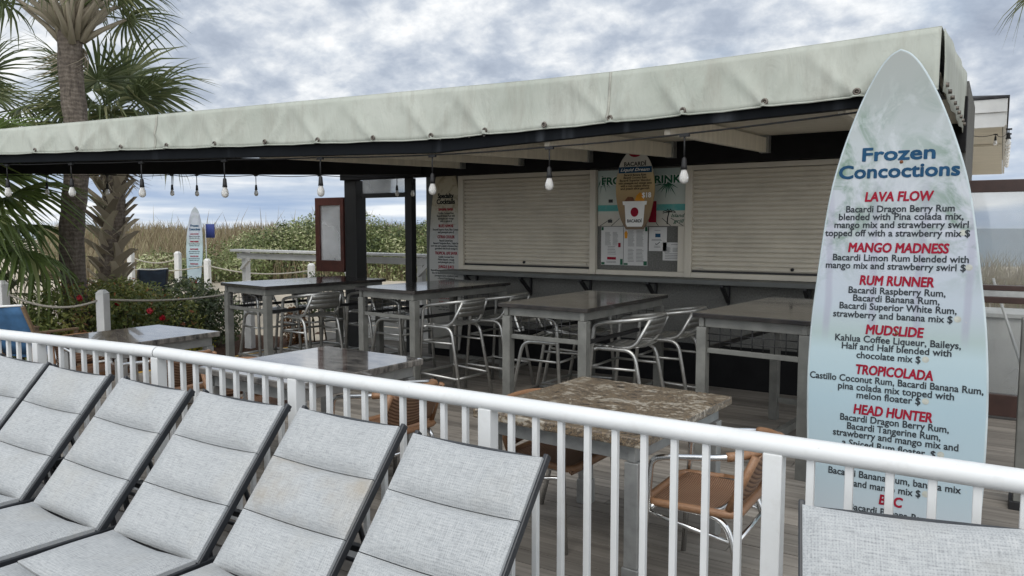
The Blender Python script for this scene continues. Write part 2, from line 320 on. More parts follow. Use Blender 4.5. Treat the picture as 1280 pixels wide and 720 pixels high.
def m_cocktailprint():
    q = NT('sand_print'); sp = q.n("ShaderNodeSeparateXYZ"); q.l(q.tc.outputs["Object"], sp.inputs[0])
    pl = q.noise(6, 6, 0.65, (1, 1, 1), 1.5); h = q.math('DIVIDE', sp.outputs[1], 2.5)
    c = q.ramp(h, [(0, (0.38, 0.37, 0.34)), (0.6, (0.42, 0.43, 0.42)), (0.75, (0.40, 0.36, 0.26)), (1, (0.42, 0.36, 0.25))])
    c = q.mix(q.math('MULTIPLY', q.ramp(pl, [(0.5, 0.0), (0.62, 1.0)]), q.ramp(h, [(0.55, 0.0), (0.7, 0.6)])), c, (0.17, 0.15, 0.09))
    q.col(c); q.set(Roughness=0.45); return q.m
M['sand_print'] = m_cocktailprint()
def m_rumprint():
    q = NT('golden_print'); sp = q.n("ShaderNodeSeparateXYZ"); q.l(q.tc.outputs["Object"], sp.inputs[0])
    h = q.math('DIVIDE', sp.outputs[1], 0.82); pl = q.noise(8, 5, 0.6)
    c = q.ramp(h, [(0.0, (0.10, 0.06, 0.028)), (0.35, (0.28, 0.175, 0.06)), (0.55, (0.44, 0.31, 0.125)), (0.72, (0.46, 0.37, 0.21)), (0.78, (0.50, 0.50, 0.45)), (1, (0.62, 0.62, 0.60))])
    q.col(q.mix(q.math('MULTIPLY', pl, 0.3), c, (0.2, 0.12, 0.05))); q.set(Roughness=0.4); return q.m
M['golden_print'] = m_rumprint()
def m_banner():
    q = NT('lagoon_print'); sp = q.n("ShaderNodeSeparateXYZ"); q.l(q.tc.outputs["Object"], sp.inputs[0])
    h = q.math('DIVIDE', sp.outputs[1], 0.62); pl = q.noise(5, 5, 0.6)
    c = q.ramp(h, [(0, (0.46, 0.43, 0.36)), (0.18, (0.50, 0.48, 0.42)), (0.26, (0.50, 0.52, 0.45)), (0.275, (0.05, 0.30, 0.28)), (0.375, (0.06, 0.34, 0.31)), (0.385, (0.48, 0.52, 0.46)), (1, (0.42, 0.52, 0.50))])
    q.col(q.mix(q.ramp(pl, [(0.5, 0.0), (0.8, 0.35)]), c, (0.6, 0.6, 0.55))); q.set(Roughness=0.45); return q.m
M['lagoon_print'] = m_banner()

# ------------------------------------------------------------------ mesh helpers
class MB:
    def __init__(s): s.v = []; s.f = []; s.tone = []; s.smooth = []
    def add(s, vs, fs, smooth=False, tone=0.5):
        o = len(s.v); s.v += [tuple(v) for v in vs]
        for f in fs: s.f.append(tuple(i + o for i in f)); s.tone.append(tone); s.smooth.append(smooth)
    def box(s, c, d, rot=None, tone=0.5):
        x, y, z = (k / 2 for k in d)
        vs = [Vector((a * x, b * y, e * z)) for e in (-1, 1) for b in (-1, 1) for a in (-1, 1)]
        if rot is not None: vs = [rot @ v for v in vs]
        vs = [v + Vector(c) for v in vs]
        s.add(vs, [(0, 2, 3, 1), (4, 5, 7, 6), (0, 1, 5, 4), (2, 6, 7, 3), (0, 4, 6, 2), (1, 3, 7, 5)], tone=tone)
    def bb(s, x0, x1, y0, y1, z0, z1, tone=0.5): s.box(((x0 + x1) / 2, (y0 + y1) / 2, (z0 + z1) / 2), (x1 - x0, y1 - y0, z1 - z0), tone=tone)
    def bar(s, p, q, w, h, up=(0, 0, 1), tone=0.5):
        p, q = Vector(p), Vector(q); d = (q - p); L = d.length; d.normalize(); u = Vector(up)
        if abs(d.dot(u)) > 0.98: u = Vector((1, 0, 0))
        sd_ = d.cross(u).normalized(); u = sd_.cross(d).normalized()
        s.box((p + q) / 2, (L, w, h), Matrix((d, -sd_, u)).transposed(), tone)
    def tube(s, pts, r, seg=8, closed=False, cap=True):
        pts = [Vector(p) for p in pts]; n = len(pts); rs = r if isinstance(r, (list, tuple)) else [r] * n
        o = len(s.v); prev = None; fs = []; vs = []
        for i, p in enumerate(pts):
            a = pts[i - 1] if (i > 0 or closed) else p; b = pts[(i + 1) % n] if (i < n - 1 or closed) else p
            t = (b - a)
            if t.length < 1e-9: t = Vector((0, 0, 1))
            t.normalize()
            if prev is None:
                u = Vector((0, 0, 1)) if abs(t.z) < 0.9 else Vector((1, 0, 0)); u = (u - t * u.dot(t)).normalized()
            else:
                u = prev - t * prev.dot(t); u = u.normalized() if u.length > 1e-6 else Vector((1, 0, 0))
            prev = u; w = t.cross(u)
            for k in range(seg):
                g = 2 * math.pi * k / seg; vs.append(p + (u * math.cos(g) + w * math.sin(g)) * rs[i])
        for i in range(n if closed else n - 1):
            for k in range(seg):
                a = i * seg + k; b = i * seg + (k + 1) % seg; j = ((i + 1) % n) * seg
                fs.append((a, b, j + (k + 1) % seg, j + k))
        if cap and not closed: fs.append(tuple(range(seg))[::-1]); fs.append(tuple((n - 1) * seg + k for k in range(seg)))
        s.add(vs, fs, True)
    def lathe(s, prof, c=(0, 0, 0), seg=12):
        c = Vector(c); vs = [c + Vector((r * math.cos(2 * math.pi * k / seg), r * math.sin(2 * math.pi * k / seg), z)) for r, z in prof for k in range(seg)]
        fs = [(i * seg + k, i * seg + (k + 1) % seg, (i + 1) * seg + (k + 1) % seg, (i + 1) * seg + k) for i in range(len(prof) - 1) for k in range(seg)]
        s.add(vs, fs, True)
    def grid(s, rows, smooth=True, tone=0.5):
        nr, nc = len(rows), len(rows[0]); vs = [p for r in rows for p in r]
        s.add(vs, [(i * nc + j, i * nc + j + 1, (i + 1) * nc + j + 1, (i + 1) * nc + j) for i in range(nr - 1) for j in range(nc - 1)], smooth, tone)
    def prism(s, poly, z0, z1, mt=None):
        n = len(poly); vs = [Vector((x, y, z0)) for x, y in poly] + [Vector((x, y, z1)) for x, y in poly]
        if mt is not None: vs = [mt @ v for v in vs]
        s.add(vs, [tuple(range(n))[::-1], tuple(range(n, 2 * n))] + [(i, (i + 1) % n, n + (i + 1) % n, n + i) for i in range(n)])
    def mesh(s, name, off=(0, 0, 0)):
        me = bpy.data.meshes.new(name); ox, oy, oz = off
        me.from_pydata([(x - ox, y - oy, z - oz) for x, y, z in s.v], [], s.f); me.update()
        me.polygons.foreach_set("use_smooth", s.smooth)
        at = me.attributes.new("tone", 'FLOAT', 'FACE'); at.data.foreach_set("value", s.tone)
        return me
    def build(s, name, mat, parent=None, bevel=0.0, solid=0.0, world=False, label=None):
        off = (0, 0, 0)
        if parent is None and world:
            xs, ys, zs = zip(*s.v); off = ((min(xs) + max(xs)) / 2, (min(ys) + max(ys)) / 2, min(zs))
        elif parent is not None and world:
            off = tuple(parent.location) if parent.parent is None else tuple(parent.parent.location)
        me = s.mesh(name, off); me.materials.append(M[mat] if isinstance(mat, str) else mat)
        o = bpy.data.objects.new(name, me); COL.objects.link(o)
        if parent is not None: o.parent = parent
        elif world: o.location = off
        if solid: md = o.modifiers.new("thick", 'SOLIDIFY'); md.thickness = solid; md.offset = 0
        if bevel:
            md = o.modifiers.new("bevel", 'BEVEL'); md.width = bevel; md.segments = 2; md.limit_method = 'ANGLE'; md.angle_limit = R(40)
        if label: o["label"] = label
        return o
def thing(name, label, cat, loc=(0, 0, 0), rz=0.0, group=None):
    o = bpy.data.objects.new(name, None); COL.objects.link(o); o.location = loc; o.rotation_euler = (0, 0, rz)
    o.empty_display_size = 0.1
    return tag(o, label, cat, group)
def tag(o, label, cat, group=None):
    o["label"] = label; o["category"] = cat
    if group: o["group"] = group
    return o
def struct(o, kind="structure"): o["kind"] = kind; return o
def dup(root, loc, rz, label, group=None):
    r = root.copy(); COL.objects.link(r); r.location = loc; r.rotation_euler = (0, 0, rz); r["label"] = label
    if group: r["group"] = group
    def rec(a, b):
        for ch in list(kids.get(a.name, [])):
            c = ch.copy(); COL.objects.link(c); c.parent = b; rec(ch, c)
    kids = {}
    for ob in COL.objects:
        if ob.parent: kids.setdefault(ob.parent.name, []).append(ob)
    rec(root, r); return r
def smooth_path(ctrl, n=6):
    P = [Vector(p) for p in ctrl]; out = []
    for i in range(len(P) - 1):
        p0 = P[max(i - 1, 0)]; p1 = P[i]; p2 = P[i + 1]; p3 = P[min(i + 2, len(P) - 1)]
        for k in range(n):
            t = k / n; out.append(0.5 * ((2 * p1) + (p2 - p0) * t + (2 * p0 - 5 * p1 + 4 * p2 - p3) * t * t + (3 * p1 - p0 - 3 * p2 + p3) * t ** 3))
    out.append(P[-1]); return out
def round_path(ctrl, r=0.06, n=5):
    """polyline with rounded corners"""
    P = [Vector(p) for p in ctrl]; out = [P[0]]
    for i in range(1, len(P) - 1):
        a, b, c = P[i - 1], P[i], P[i + 1]; d1 = (a - b); d2 = (c - b); rr = min(r, d1.length * 0.48, d2.length * 0.48)
        q1 = b + d1.normalized() * rr; q2 = b + d2.normalized() * rr
        for k in range(n + 1):
            t = k / n; out.append(q1 * (1 - t) ** 2 + b * 2 * t * (1 - t) + q2 * t * t)
    out.append(P[-1]); return out
def sag(a, b, d, n=10):
    a, b = Vector(a), Vector(b); return [a.lerp(b, i / n) - Vector((0, 0, d * 4 * (i / n) * (1 - i / n))) for i in range(n + 1)]
def text_geo(s, width=None, size=0.05, bold=0.0, shear=0.0, cx=0.0, cy=0.0, z=0.0, depth=0.0006):
    cu = bpy.data.curves.new("t", 'FONT'); cu.body = s; cu.size = size; cu.align_x = 'CENTER'; cu.shear = shear
    cu.resolution_u = 3; cu.extrude = depth; ob = bpy.data.objects.new("t", cu); COL.objects.link(ob)
    dg = bpy.context.evaluated_depsgraph_get(); me = bpy.data.meshes.new_from_object(ob.evaluated_get(dg))
    vs = [v.co.copy() for v in me.vertices]; fs = [tuple(p.vertices) for p in me.polygons]
    bpy.data.objects.remove(ob); bpy.data.curves.remove(cu); bpy.data.meshes.remove(me)
    if not vs: return [], []
    x0 = min(v.x for v in vs); x1 = max(v.x for v in vs); k = (width / (x1 - x0)) if width else 1.0; xm = (x0 + x1) / 2
    cap = size * 0.72
    base = [Vector(((v.x - xm) * k + cx, v.y - cap / 2 + cy, v.z + z)) for v in vs]
    if not bold: return base, fs
    d = bold * size; V, Fs = [], []
    for i, (ox, oy) in enumerate(((-d, -d), (d, -d), (-d, d), (d, d), (0, -1.3 * d), (0, 1.3 * d), (-1.3 * d, 0), (1.3 * d, 0))):
        o = len(V); V += [p + Vector((ox, oy, i * 0.00007)) for p in base]; Fs += [tuple(q + o for q in f) for f in fs]
    return V, Fs
def text_part(name, lines, mat, parent):
    b = MB()
    for kw in lines:
        vs, fs = text_geo(**kw); b.add(vs, fs)
    return b.build(name, mat, parent)

# ------------------------------------------------------------------ SETTING: ground, decks, sea
def hfun(x, y):
    s = -0.54 * x + 0.84 * y; lat = 0.84 * x + 0.54 * y
    t = min(max((s - 12.0) / 4.0, 0), 1); t = t * t * (3 - 2 * t)
    k = 1.0 if lat < 1 else max(0.0, 1 - (lat - 1) / 6)
    h = -0.14 + 0.42 * t * k + (0.95 * k + 0.2 * (1 - k)) * math.exp(-((s - 29) / 6.0) ** 2)
    if s > 33: h -= min((s - 33) * 0.12, 4.0)
    if y < 9.5 and x > -8.3: h = min(h, -0.14)
    h += 0.12 * noise.noise(Vector((x * 0.35, y * 0.35, 0))) * t
    return h
xs = [-4000, -1500, -500, -200, -100, -70] + [-60 + 1.25 * i for i in range(57)] + [12, 16, 22, 30, 45, 80, 200, 500, 1500, 4000]
ys = [-4000, -1000, -300, -80, -30, -12, -6, -2] + [0 + 1.25 * i for i in range(49)] + [64, 72, 90, 150, 300, 800, 2000, 4000]
b = MB(); b.grid([[(x, y, hfun(x, y)) for x in xs] for y in ys]); struct(b.build('sand_ground', 'sand'))
b = MB(); b.grid([[(x, y, -2.4) for x in (-6000, -600, 0, 600, 6000)] for y in (-2000, 0, 200, 1500, 7500)], False); struct(b.build('ocean', 'ocean'))
b = MB(); b.grid([[(x, y, -0.006) for x in (-24, -12, -4, 2, 14)] for y in (-12, -4, 0, 2.0, 2.44)], False); struct(b.build('pool_deck', 'pool_deck'))
b = MB(); y = 2.45; W = 0.137
while y < 8.9:
    x = -8.38 - 0.0; x = -8.38
    first = True
    while x < 7.0:
        L = rnd.uniform(1.2, 3.4) if first else rnd.choice([2.4, 3.0, 3.6]); first = False
        x1 = min(x + L, 7.0)
        b.bb(x, x1 - 0.004, y, y + W - 0.007, -0.03, rnd.uniform(-0.0012, 0.0012), tone=rnd.random()); x = x1
    y += W
struct(b.build('bar_deck', 'deck_wood', bevel=0.0025))
b = MB(); b.bb(-8.43, -8.385, 2.45, 8.9, -0.14, -0.002); b.bb(-8.38, 7, 2.45, 8.9, -0.139, -0.06); struct(b.build('deck_edge', 'black_matte'))
b = MB(); b.grid([[(-8.378, yy, 0.0035), (-8.30, yy, 0.0035)] for yy in (2.5, 5, 7.5)], False); struct(b.build('painted_step_line', 'yellow_paint'))
b = MB(); b.grid([[(-12.2 + 0.2 * i, 2.4 + 0.2 * j, -0.10 + 0.05 * noise.noise(Vector((i * .31, j * .31, 2)))) for i in range(20)] for j in range(34)]); struct(b.build('mulch_bed', 'mulch'))

# ------------------------------------------------------------------ BAR BUILDING
WY = 7.84
bar = thing('beach_bar', 'grey stucco beach bar with two closed beige roller shutters and a dark ledge', 'bar building', (-3.3, 8.6, 0))
b = MB(); b.bb(-6.36, -0.29, WY, 9.6, -0.02, 2.95); b.build('wall', 'stucco', bar, world=True)
b = MB(); b.bb(-6.3, -0.35, WY - 0.02, WY - 0.003, 0.0, 0.44); b.build('baseboard', 'black_matte', bar, bevel=0.004, world=True)
b = MB(); b.bb(-7.78, -0.29, WY - 0.16, WY - 0.004, 2.33, 2.80); b.build('header_beam', 'black_matte', bar, bevel=0.005, world=True)
b = MB(); b.bb(-5.92, -0.40, WY - 0.30, WY - 0.005, 1.095, 1.145); b.build('counter_ledge', 'counter', bar, bevel=0.006, world=True)
for xx in (-5.55, -4.75, -3.95, -3.15, -2.35, -1.55, -0.75):
    b = MB(); b.bar((xx, WY - 0.26, 1.08), (xx, WY - 0.02, 0.90), 0.035, 0.03); b.bar((xx, WY - 0.28, 1.085), (xx, WY - 0.01, 1.085), 0.035, 0.018); b.bar((xx, WY - 0.015, 1.09), (xx, WY - 0.015, 0.86), 0.035, 0.02)
    b.build('ledge_bracket', 'black', bar, world=True)
def shutter(x0, x1, z0=1.148, z1=2.325):
    f = MB(); d = WY - 0.07
    f.bb(x0, x0 + 0.075, d, WY - 0.004, z0, z1); f.bb(x1 - 0.075, x1, d, WY - 0.004, z0, z1); f.bb(x0 + 0.075, x1 - 0.075, d, WY - 0.004, z0, z0 + 0.055); f.bb(x0 + 0.075, x1 - 0.075, d, WY - 0.004, z1 - 0.05, z1)
    fo = f.build('shutter_frame', 'shutter_frame', bar, bevel=0.004, world=True)
    c = MB(); prof = []; zz = z0 + 0.075; n = 22; ph = (z1 - 0.05 - zz) / n
    for i in range(n):
        for t, dy in ((0, 0.0), (0.12, 0.008), (0.35, 0.016), (0.65, 0.016), (0.88, 0.008)): prof.append((zz + (i + t) * ph, WY - 0.018 - dy))
    c.grid([[(x0 + 0.07, yy, z), (x1 - 0.07, yy, z)] for z, yy in prof], False); c.build('roller_curtain', 'shutter', fo, world=True)
    c = MB(); c.bb(x0 + 0.078, x1 - 0.078, WY - 0.045, WY - 0.012, z0 + 0.058, z0 + 0.076); c.build('bottom_seal', 'black', fo, world=True)
    c = MB(); c.bb(x0 + 0.12, x0 + 0.2, WY - 0.048, WY - 0.036, z0 + 0.1, z0 + 0.12); c.build('slide_bolt', 'shutter_frame', fo, world=True); c = MB(); c.bb(x1 - 0.2, x1 - 0.12, WY - 0.048, WY - 0.036, z0 + 0.1, z0 + 0.12); c.build('slide_bolt', 'shutter_frame', fo, world=True)
    c = MB(); c.tube([((x0 + x1) / 2, WY - 0.05, z0 + 0.11), ((x0 + x1) / 2, WY - 0.02, z0 + 0.11)], 0.016, 10); c.build('lock', 'black', fo, world=True)
shutter(-5.80, -3.87); shutter(-2.82, -0.62)
b = MB(); b.bb(-3.87, -2.82, WY - 0.05, WY - 0.004, 1.148, 1.20); b.bb(-2.90, -2.825, WY - 0.052, WY - 0.004, 1.202, 1.69); b.build('notice_board_trim', 'shutter_frame', bar, bevel=0.003, world=True)

# glazed windbreak at the open left end
wb = thing('windbreak_frame', 'black glazed windbreak frame standing at the left end of the bar', 'window frame', (-7.1, WY, 0))
b = MB(); b.bb(-7.76, -7.54, WY - 0.10, WY + 0.10, 0, 2.33); b.build('corner_post', 'black', wb, bevel=0.006, world=True)
b = MB(); b.bb(-6.70, -6.585, WY - 0.05, WY + 0.05, 0, 2.33); b.build('mullion', 'black', wb, bevel=0.005, world=True)
b = MB(); b.bb(-7.50, -6.70, WY - 0.04, WY + 0.04, 2.085, 2.145); b.build('transom', 'black', wb, bevel=0.004, world=True)
b = MB(); b.bb(-7.50, -6.70, WY - 0.04, WY + 0.04, 0.62, 0.68); b.build('sill_rail', 'black', wb, bevel=0.004, world=True)
b = MB(); b.bb(-7.50, -6.70, WY - 0.004, WY + 0.004, 2.145, 2.33); b.build('transom_pane', 'salty_glass', wb, world=True)
sash = thing('open_window_sash', 'red-brown framed window sash swung open beside the black corner post', 'window sash', (-8.05, WY - 0.08, 1.05))
b = MB(); x0, x1, z0, z1, yy = -8.33, -7.772, 1.05, 2.10, WY - 0.09
b.bb(x0, x0 + 0.085, yy - .03, yy + .03, z0, z1); b.bb(x1 - 0.06, x1, yy - .03, yy + .03, z0, z1); b.bb(x0 + .085, x1 - .06, yy - .03, yy + .03, z0, z0 + 0.16); b.bb(x0 + .085, x1 - .06, yy - .03, yy + .03, z1 - 0.11, z1)
b.build('sash_frame', 'redbrown', sash, bevel=0.004, world=True)
b = MB(); b.bb(x0 + .08, x1 - .055, yy - .004, yy + .004, z0 + .155, z1 - .105); b.build('pane', 'glass', sash, world=True)

# ------------------------------------------------------------------ CANOPY
can = thing('canopy', 'long pale sage canvas canopy with dark beam edge over the bar terrace', 'awning', (-3.3, 5.0, 2.2))
FR = [(-0.33, 5.0), (-3.96, 4.98), (-8.64, 3.74), (-12.2, 2.80)]      # plan of the front edge
def fz(x):  # rise of the edge towards the right end
    return 0.028 * max(0.0, x + 3.96)
def front(s):   # s = arc length from right end
    L = 0
    for (a, c) in zip(FR, FR[1:]):
        d = math.dist(a, c)
        if s <= L + d or c == FR[-1]:
            t = (s - L) / d; return a[0] + (c[0] - a[0]) * t, a[1] + (c[1] - a[1]) * t
        L += d
TOT = sum(math.dist(a, c) for a, c in zip(FR, FR[1:]))
def bow(x): return math.sin(math.pi * (x + 3.96) / 3.63) if -3.96 < x < -.33 else 0.0
def ztop(x): return (2.80 - .035 * bow(x) if x > -3.96 else 2.80 - 0.030 * (-3.96 - x)) + 0.3 * fz(x) * 0
def zbot(x): return 2.390 + fz(x) * 0.6 - .008 * bow(x) + (0 if x > -3.96 else 0.004 * (-3.96 - x))
def zbeam(x): return 2.285 + fz(x) * 1.1 - .035 * bow(x) + (0 if x > -3.96 else 0.009 * (-3.96 - x))
gr_s = [0.42 + 0.53 * i for i in range(23)]
b = MB(); rows = [[] for _ in range(11)]; NS = 420; folds = [(g, sl) for g in gr_s for sl in (rnd.uniform(-1.1, -.5), rnd.uniform(.4, 1.1)) if rnd.random() < .8]
for i in range(NS + 1):
    s = TOT * i / NS; x, y = front(s); zt, zb = ztop(x), zbot(x)
    near = min((abs(s - g) for g in gr_s)); sc = 0.0045 * min(1, near / 0.26) ** 1.5
    for j in range(11):
        t = j / 10; z = zb - sc * (1 - t) * 1.3 + (zt - zb) * t
        ox = -0.06 + 0.045 * t
        fan_ = sum(0.030 * math.exp(-((s - g - sl * t * .34) / (.020 + .055 * t)) ** 2) * (1 - t * .8) for g, sl in folds if abs(s - g) < .6)
        wob = -fan_ + 0.012 * noise.noise(Vector((s * 2.2, t * 1.5, 0))) + 0.010 * math.exp(-near * 9) * (1 - t) - 0.008 * noise.noise(Vector((s * 7, t * 0.8 + s * 2, 5))) * (1 - t * .5)
        rows[j].append((x, y + ox + wob * (1 - .55 * (j == 10)), z))
back = []
for i in range(NS + 1):
    s = TOT * i / NS; x, y = front(s); yb = WY if x > -6.6 else 7.5 + (x + 6.6) * 0.717
    back.append((x, max(yb, y + 0.5), min(3.02, ztop(x) + .04 + .06 * max(0, max(yb, y + .5) - y - .5))))
mid = [((a[0] * .5 + c[0] * .5), (a[1] * .5 + c[1] * .5), (a[2] * .5 + c[2] * .5) + 0.015 * math.sin(i * .4)) for i, (a, c) in enumerate(zip(rows[-1], back))]
b.grid(rows); b.grid([[(p[0], p[1] + .004, p[2] + .003) for p in rows[-1]], mid, back]); b.build('canvas', 'canvas', can, solid=0.004, world=True)
for s in (2.05, 6.4):
    i = int(s / TOT * NS); q = MB(); q.grid([[(rows[j][i][0] + (rows[j][i + 1][0] - rows[j][i][0]) * k * .6, rows[j][i + k][1] - .0055, rows[j][i + k][2]) for k in (0, 1)] for j in range(11)]); q.build('seam', 'canvas_seam', can, solid=0.002, world=True)
hem = MB()
for k in (0, 1):
    pass
hem.tube([(p[0], p[1] - 0.004, p[2] + 0.002) for p in rows[0]], 0.006, 5); hem.build('hem', 'canvas', can, world=True)
# side valance at the right end (laced to the frame)
b = MB(); rr = []
for j in range(5):
    t = j / 4; rr.append([(-0.312 + 0.005 * math.sin(k * 1.1 + j), 5.0 + (WY - 5.0) * k / 16, 2.44 + 0.012 * math.sin(k * 2.1) * (1 - t) + 0.05 * k / 16 + (2.79 + 0.22 * k / 16 - 2.44 - 0.05 * k / 16) * t) for k in range(17)])
b.grid(rr); b.build('side_valance', 'canvas', can, solid=0.004, world=True)
b = MB(); b.bar((-0.38, 5.06, 2.58), (-0.38, WY, 2.78), 0.05, 0.2); b.build('end_rafter', 'black', can, world=True)
for k in range(9):
    b = MB(); c = Vector((-0.302, 5.15 + 0.3 * k, 2.50 + 0.006 * k)); b.tube([c + Vector((-.02, 0, 0)), c + Vector((0.012, 0, 0))], 0.014, 8); b.build('grommet', 'grommet', can, world=True)
gs = []
for g in gr_s:
    x, y = front(g); b = MB(); c = Vector((x, y - 0.075, zbot(x) + 0.028))
    pts = [c + Vector((0.016 * math.cos(a * math.pi / 6), -0.004, 0.016 * math.sin(a * math.pi / 6))) for a in range(12)]
    b.tube(pts, 0.0075, 6, closed=True); b.tube([c + Vector((0, 0.03, 0)), c + Vector((0, -0.006, 0))], 0.009, 6); b.build('grommet', 'grommet', can, world=True)
def beam_seg(p, q, name, mat, w, za, zb, h, off=0.0):
    b = MB(); b.bar((p[0], p[1] + off, za + h / 2), (q[0], q[1] + off, zb + h / 2), w, h); return b.build(name, mat, can, bevel=0.004, world=True)
beam_seg(FR[0], FR[1], 'front_beam', 'beam_paint', 0.06, zbeam(FR[0][0]), zbeam(FR[1][0]), 0.26, 0.01)
beam_seg(FR[1], FR[2], 'front_beam', 'beam_paint', 0.06, zbeam(FR[1][0]), zbeam(FR[2][0]), 0.26, 0.012)
beam_seg(FR[2], FR[3], 'front_beam', 'beam_paint', 0.06, zbeam(FR[2][0]), zbeam(FR[3][0]), 0.26, 0.012)
b = MB(); b.bar((-3.36, 4.972, 2.372), (-4.0, 4.966, 2.355), 0.012, 0.135); b.build('joint_plate', 'beam_paint', can, bevel=0.002, world=True)
for k in range(4):
    b = MB(); c = Vector((-3.44 - 0.145 * k, 4.955, 2.395)); b.lathe([(0.0, 0.0), (0.012, 0.0), (0.01, 0.006), (0, 0.007)], (0, 0, 0), 8)
    b.v = [tuple(c + Vector((x, -z, y))) for x, y, z in b.v]; b.build('bolt', 'galv', can, world=True)
# rear header of the left wing, with its post
b = MB(); b.bar((-6.3, 7.66, 2.45), (-12.4, 3.33, 2.45), 0.12, 0.20); b.build('rear_beam', 'black_matte', can, bevel=0.004, world=True)
b = MB(); b.bb(-12.45, -12.31, 3.20, 3.34, -0.15, 2.349); b.build('post', 'black', can, bevel=0.004, world=True)
# plywood ceiling and rafters
b = MB(); ce = []
for i in range(41):
    s = TOT * i / 40; x, y = front(s); yb = WY - 0.17 if x > -6.6 else 7.5 + (x + 6.6) * 0.717
    ce.append([(x, y + 0.05, zbeam(x) + 0.155), (x, max(yb, y + .4), 2.575)])
b.grid(ce, False); b.build('ceiling', 'cream_wood', can, solid=0.012, world=True)
for xx in (-0.85, -1.97, -2.93, -3.90, -4.80, -5.65):
    yf = 5.05 if xx > -3.96 else 5.05 + (xx + 3.96) * 0.265
    zf = zbeam(xx) + 0.0
    r = MB(); r.bar((xx, yf, zf + 0.07), (xx, WY - 0.17, 2.475), 0.045, 0.14); ro = r.build('rafter', 'cream_wood', can, bevel=0.003, world=True)
    k = MB(); k.bb(xx - .045, xx + .045, WY - 0.26, WY - 0.162, 2.40, 2.565); k.build('hanger_bracket', 'galv', ro, bevel=0.002, world=True)

# ------------------------------------------------------------------ WHITE RAILING
def ry(x): return 2.61 if x > -4.15 else 2.61 - (-4.15 - x) * 0.085
rail = thing('deck_railing', 'white round-topped railing running between the loungers and the terrace', 'railing', (-2.6, 2.61, 0))
b = MB(); P = []
for x in (1.6, -4.15): P.append((x, ry(x)))
def oval_rail(x0, x1, y0, y1):
    b = MB(); rows = []
    for k in range(15):
        a = 2 * math.pi * k / 14; rows.append([(x0, y0 + 0.040 * math.cos(a), 0.938 + 0.036 * math.sin(a)), (x1, y1 + 0.040 * math.cos(a), 0.938 + 0.036 * math.sin(a))])
    b.grid(rows, True); return b
oval_rail(-4.152, 1.7, 2.61, 2.61).build('top_rail', 'white_paint', rail, world=True)
oval_rail(-6.9, -4.158, ry(-6.9), 2.61).build('top_rail', 'white_paint', rail, world=True)
b = MB(); b.bar((-4.15, 2.61, 0.09), (1.7, 2.61, 0.09), 0.03, 0.04); b.build('bottom_rail', 'white_paint', rail, bevel=0.003, world=True)
b = MB(); b.bar((-6.9, ry(-6.9), 0.09), (-4.15, 2.61, 0.09), 0.03, 0.04); b.build('bottom_rail', 'white_paint', rail, bevel=0.003, world=True)
i0 = -0.616; k = -20
for k in range(-54, 20):
    x = i0 + k * 0.118
    if x < -6.8 or x > 1.6: continue
    b = MB()
    if k % 10 == 0:
        b.bb(x - .032, x + .032, ry(x) - .032, ry(x) + .032, 0, 0.912); b.build('post', 'white_paint', rail, bevel=0.004, world=True)
    else:
        b.bb(x - .0125, x + .0125, ry(x) - .0125, ry(x) + .0125, 0.108, 0.91); b.build('picket', 'white_paint', rail, bevel=0.003, world=True)

# ------------------------------------------------------------------ LOUNGERS
def pad_mesh(L, Wd, zsag=0.030, th=0.028, puff=0.040):
    b = MB(); nu, nv = 22, 12; top = []; bot = []
    for j in range(nv + 1):
        v = j / nv; r1, r2 = [], []
        for i in range(nu + 1):
            u = i / nu; x = (u - .5) * Wd; y = v * L
            e = (1 - abs(2 * v - 1) ** 4.5); eu = (1 - abs(2 * u - 1) ** 6)
            z = th * 0.30 + puff * e * eu - zsag * (1 - (2 * u - 1) ** 2) + 0.0025 * noise.noise(Vector((x * 9, y * 9, L * 7)))
            r1.append((x, y, z)); r2.append((x, y, -th * 0.35 - zsag * (1 - (2 * u - 1) ** 2)))
        top.append(r1); bot.append(r2[::-1])
    b.grid(top); b.grid(bot)
    for side in (0, -1):
        o = [(r[side], q[-1 - side if side == 0 else 0]) for r, q in zip(top, bot)]
        b.grid([[a for a, c in o], [c for a, c in o]] if side == -1 else [[c for a, c in o], [a for a, c in o]])
    b.grid([top[-1], bot[-1][::-1]]); b.grid([bot[0][::-1], top[0]])
    return b
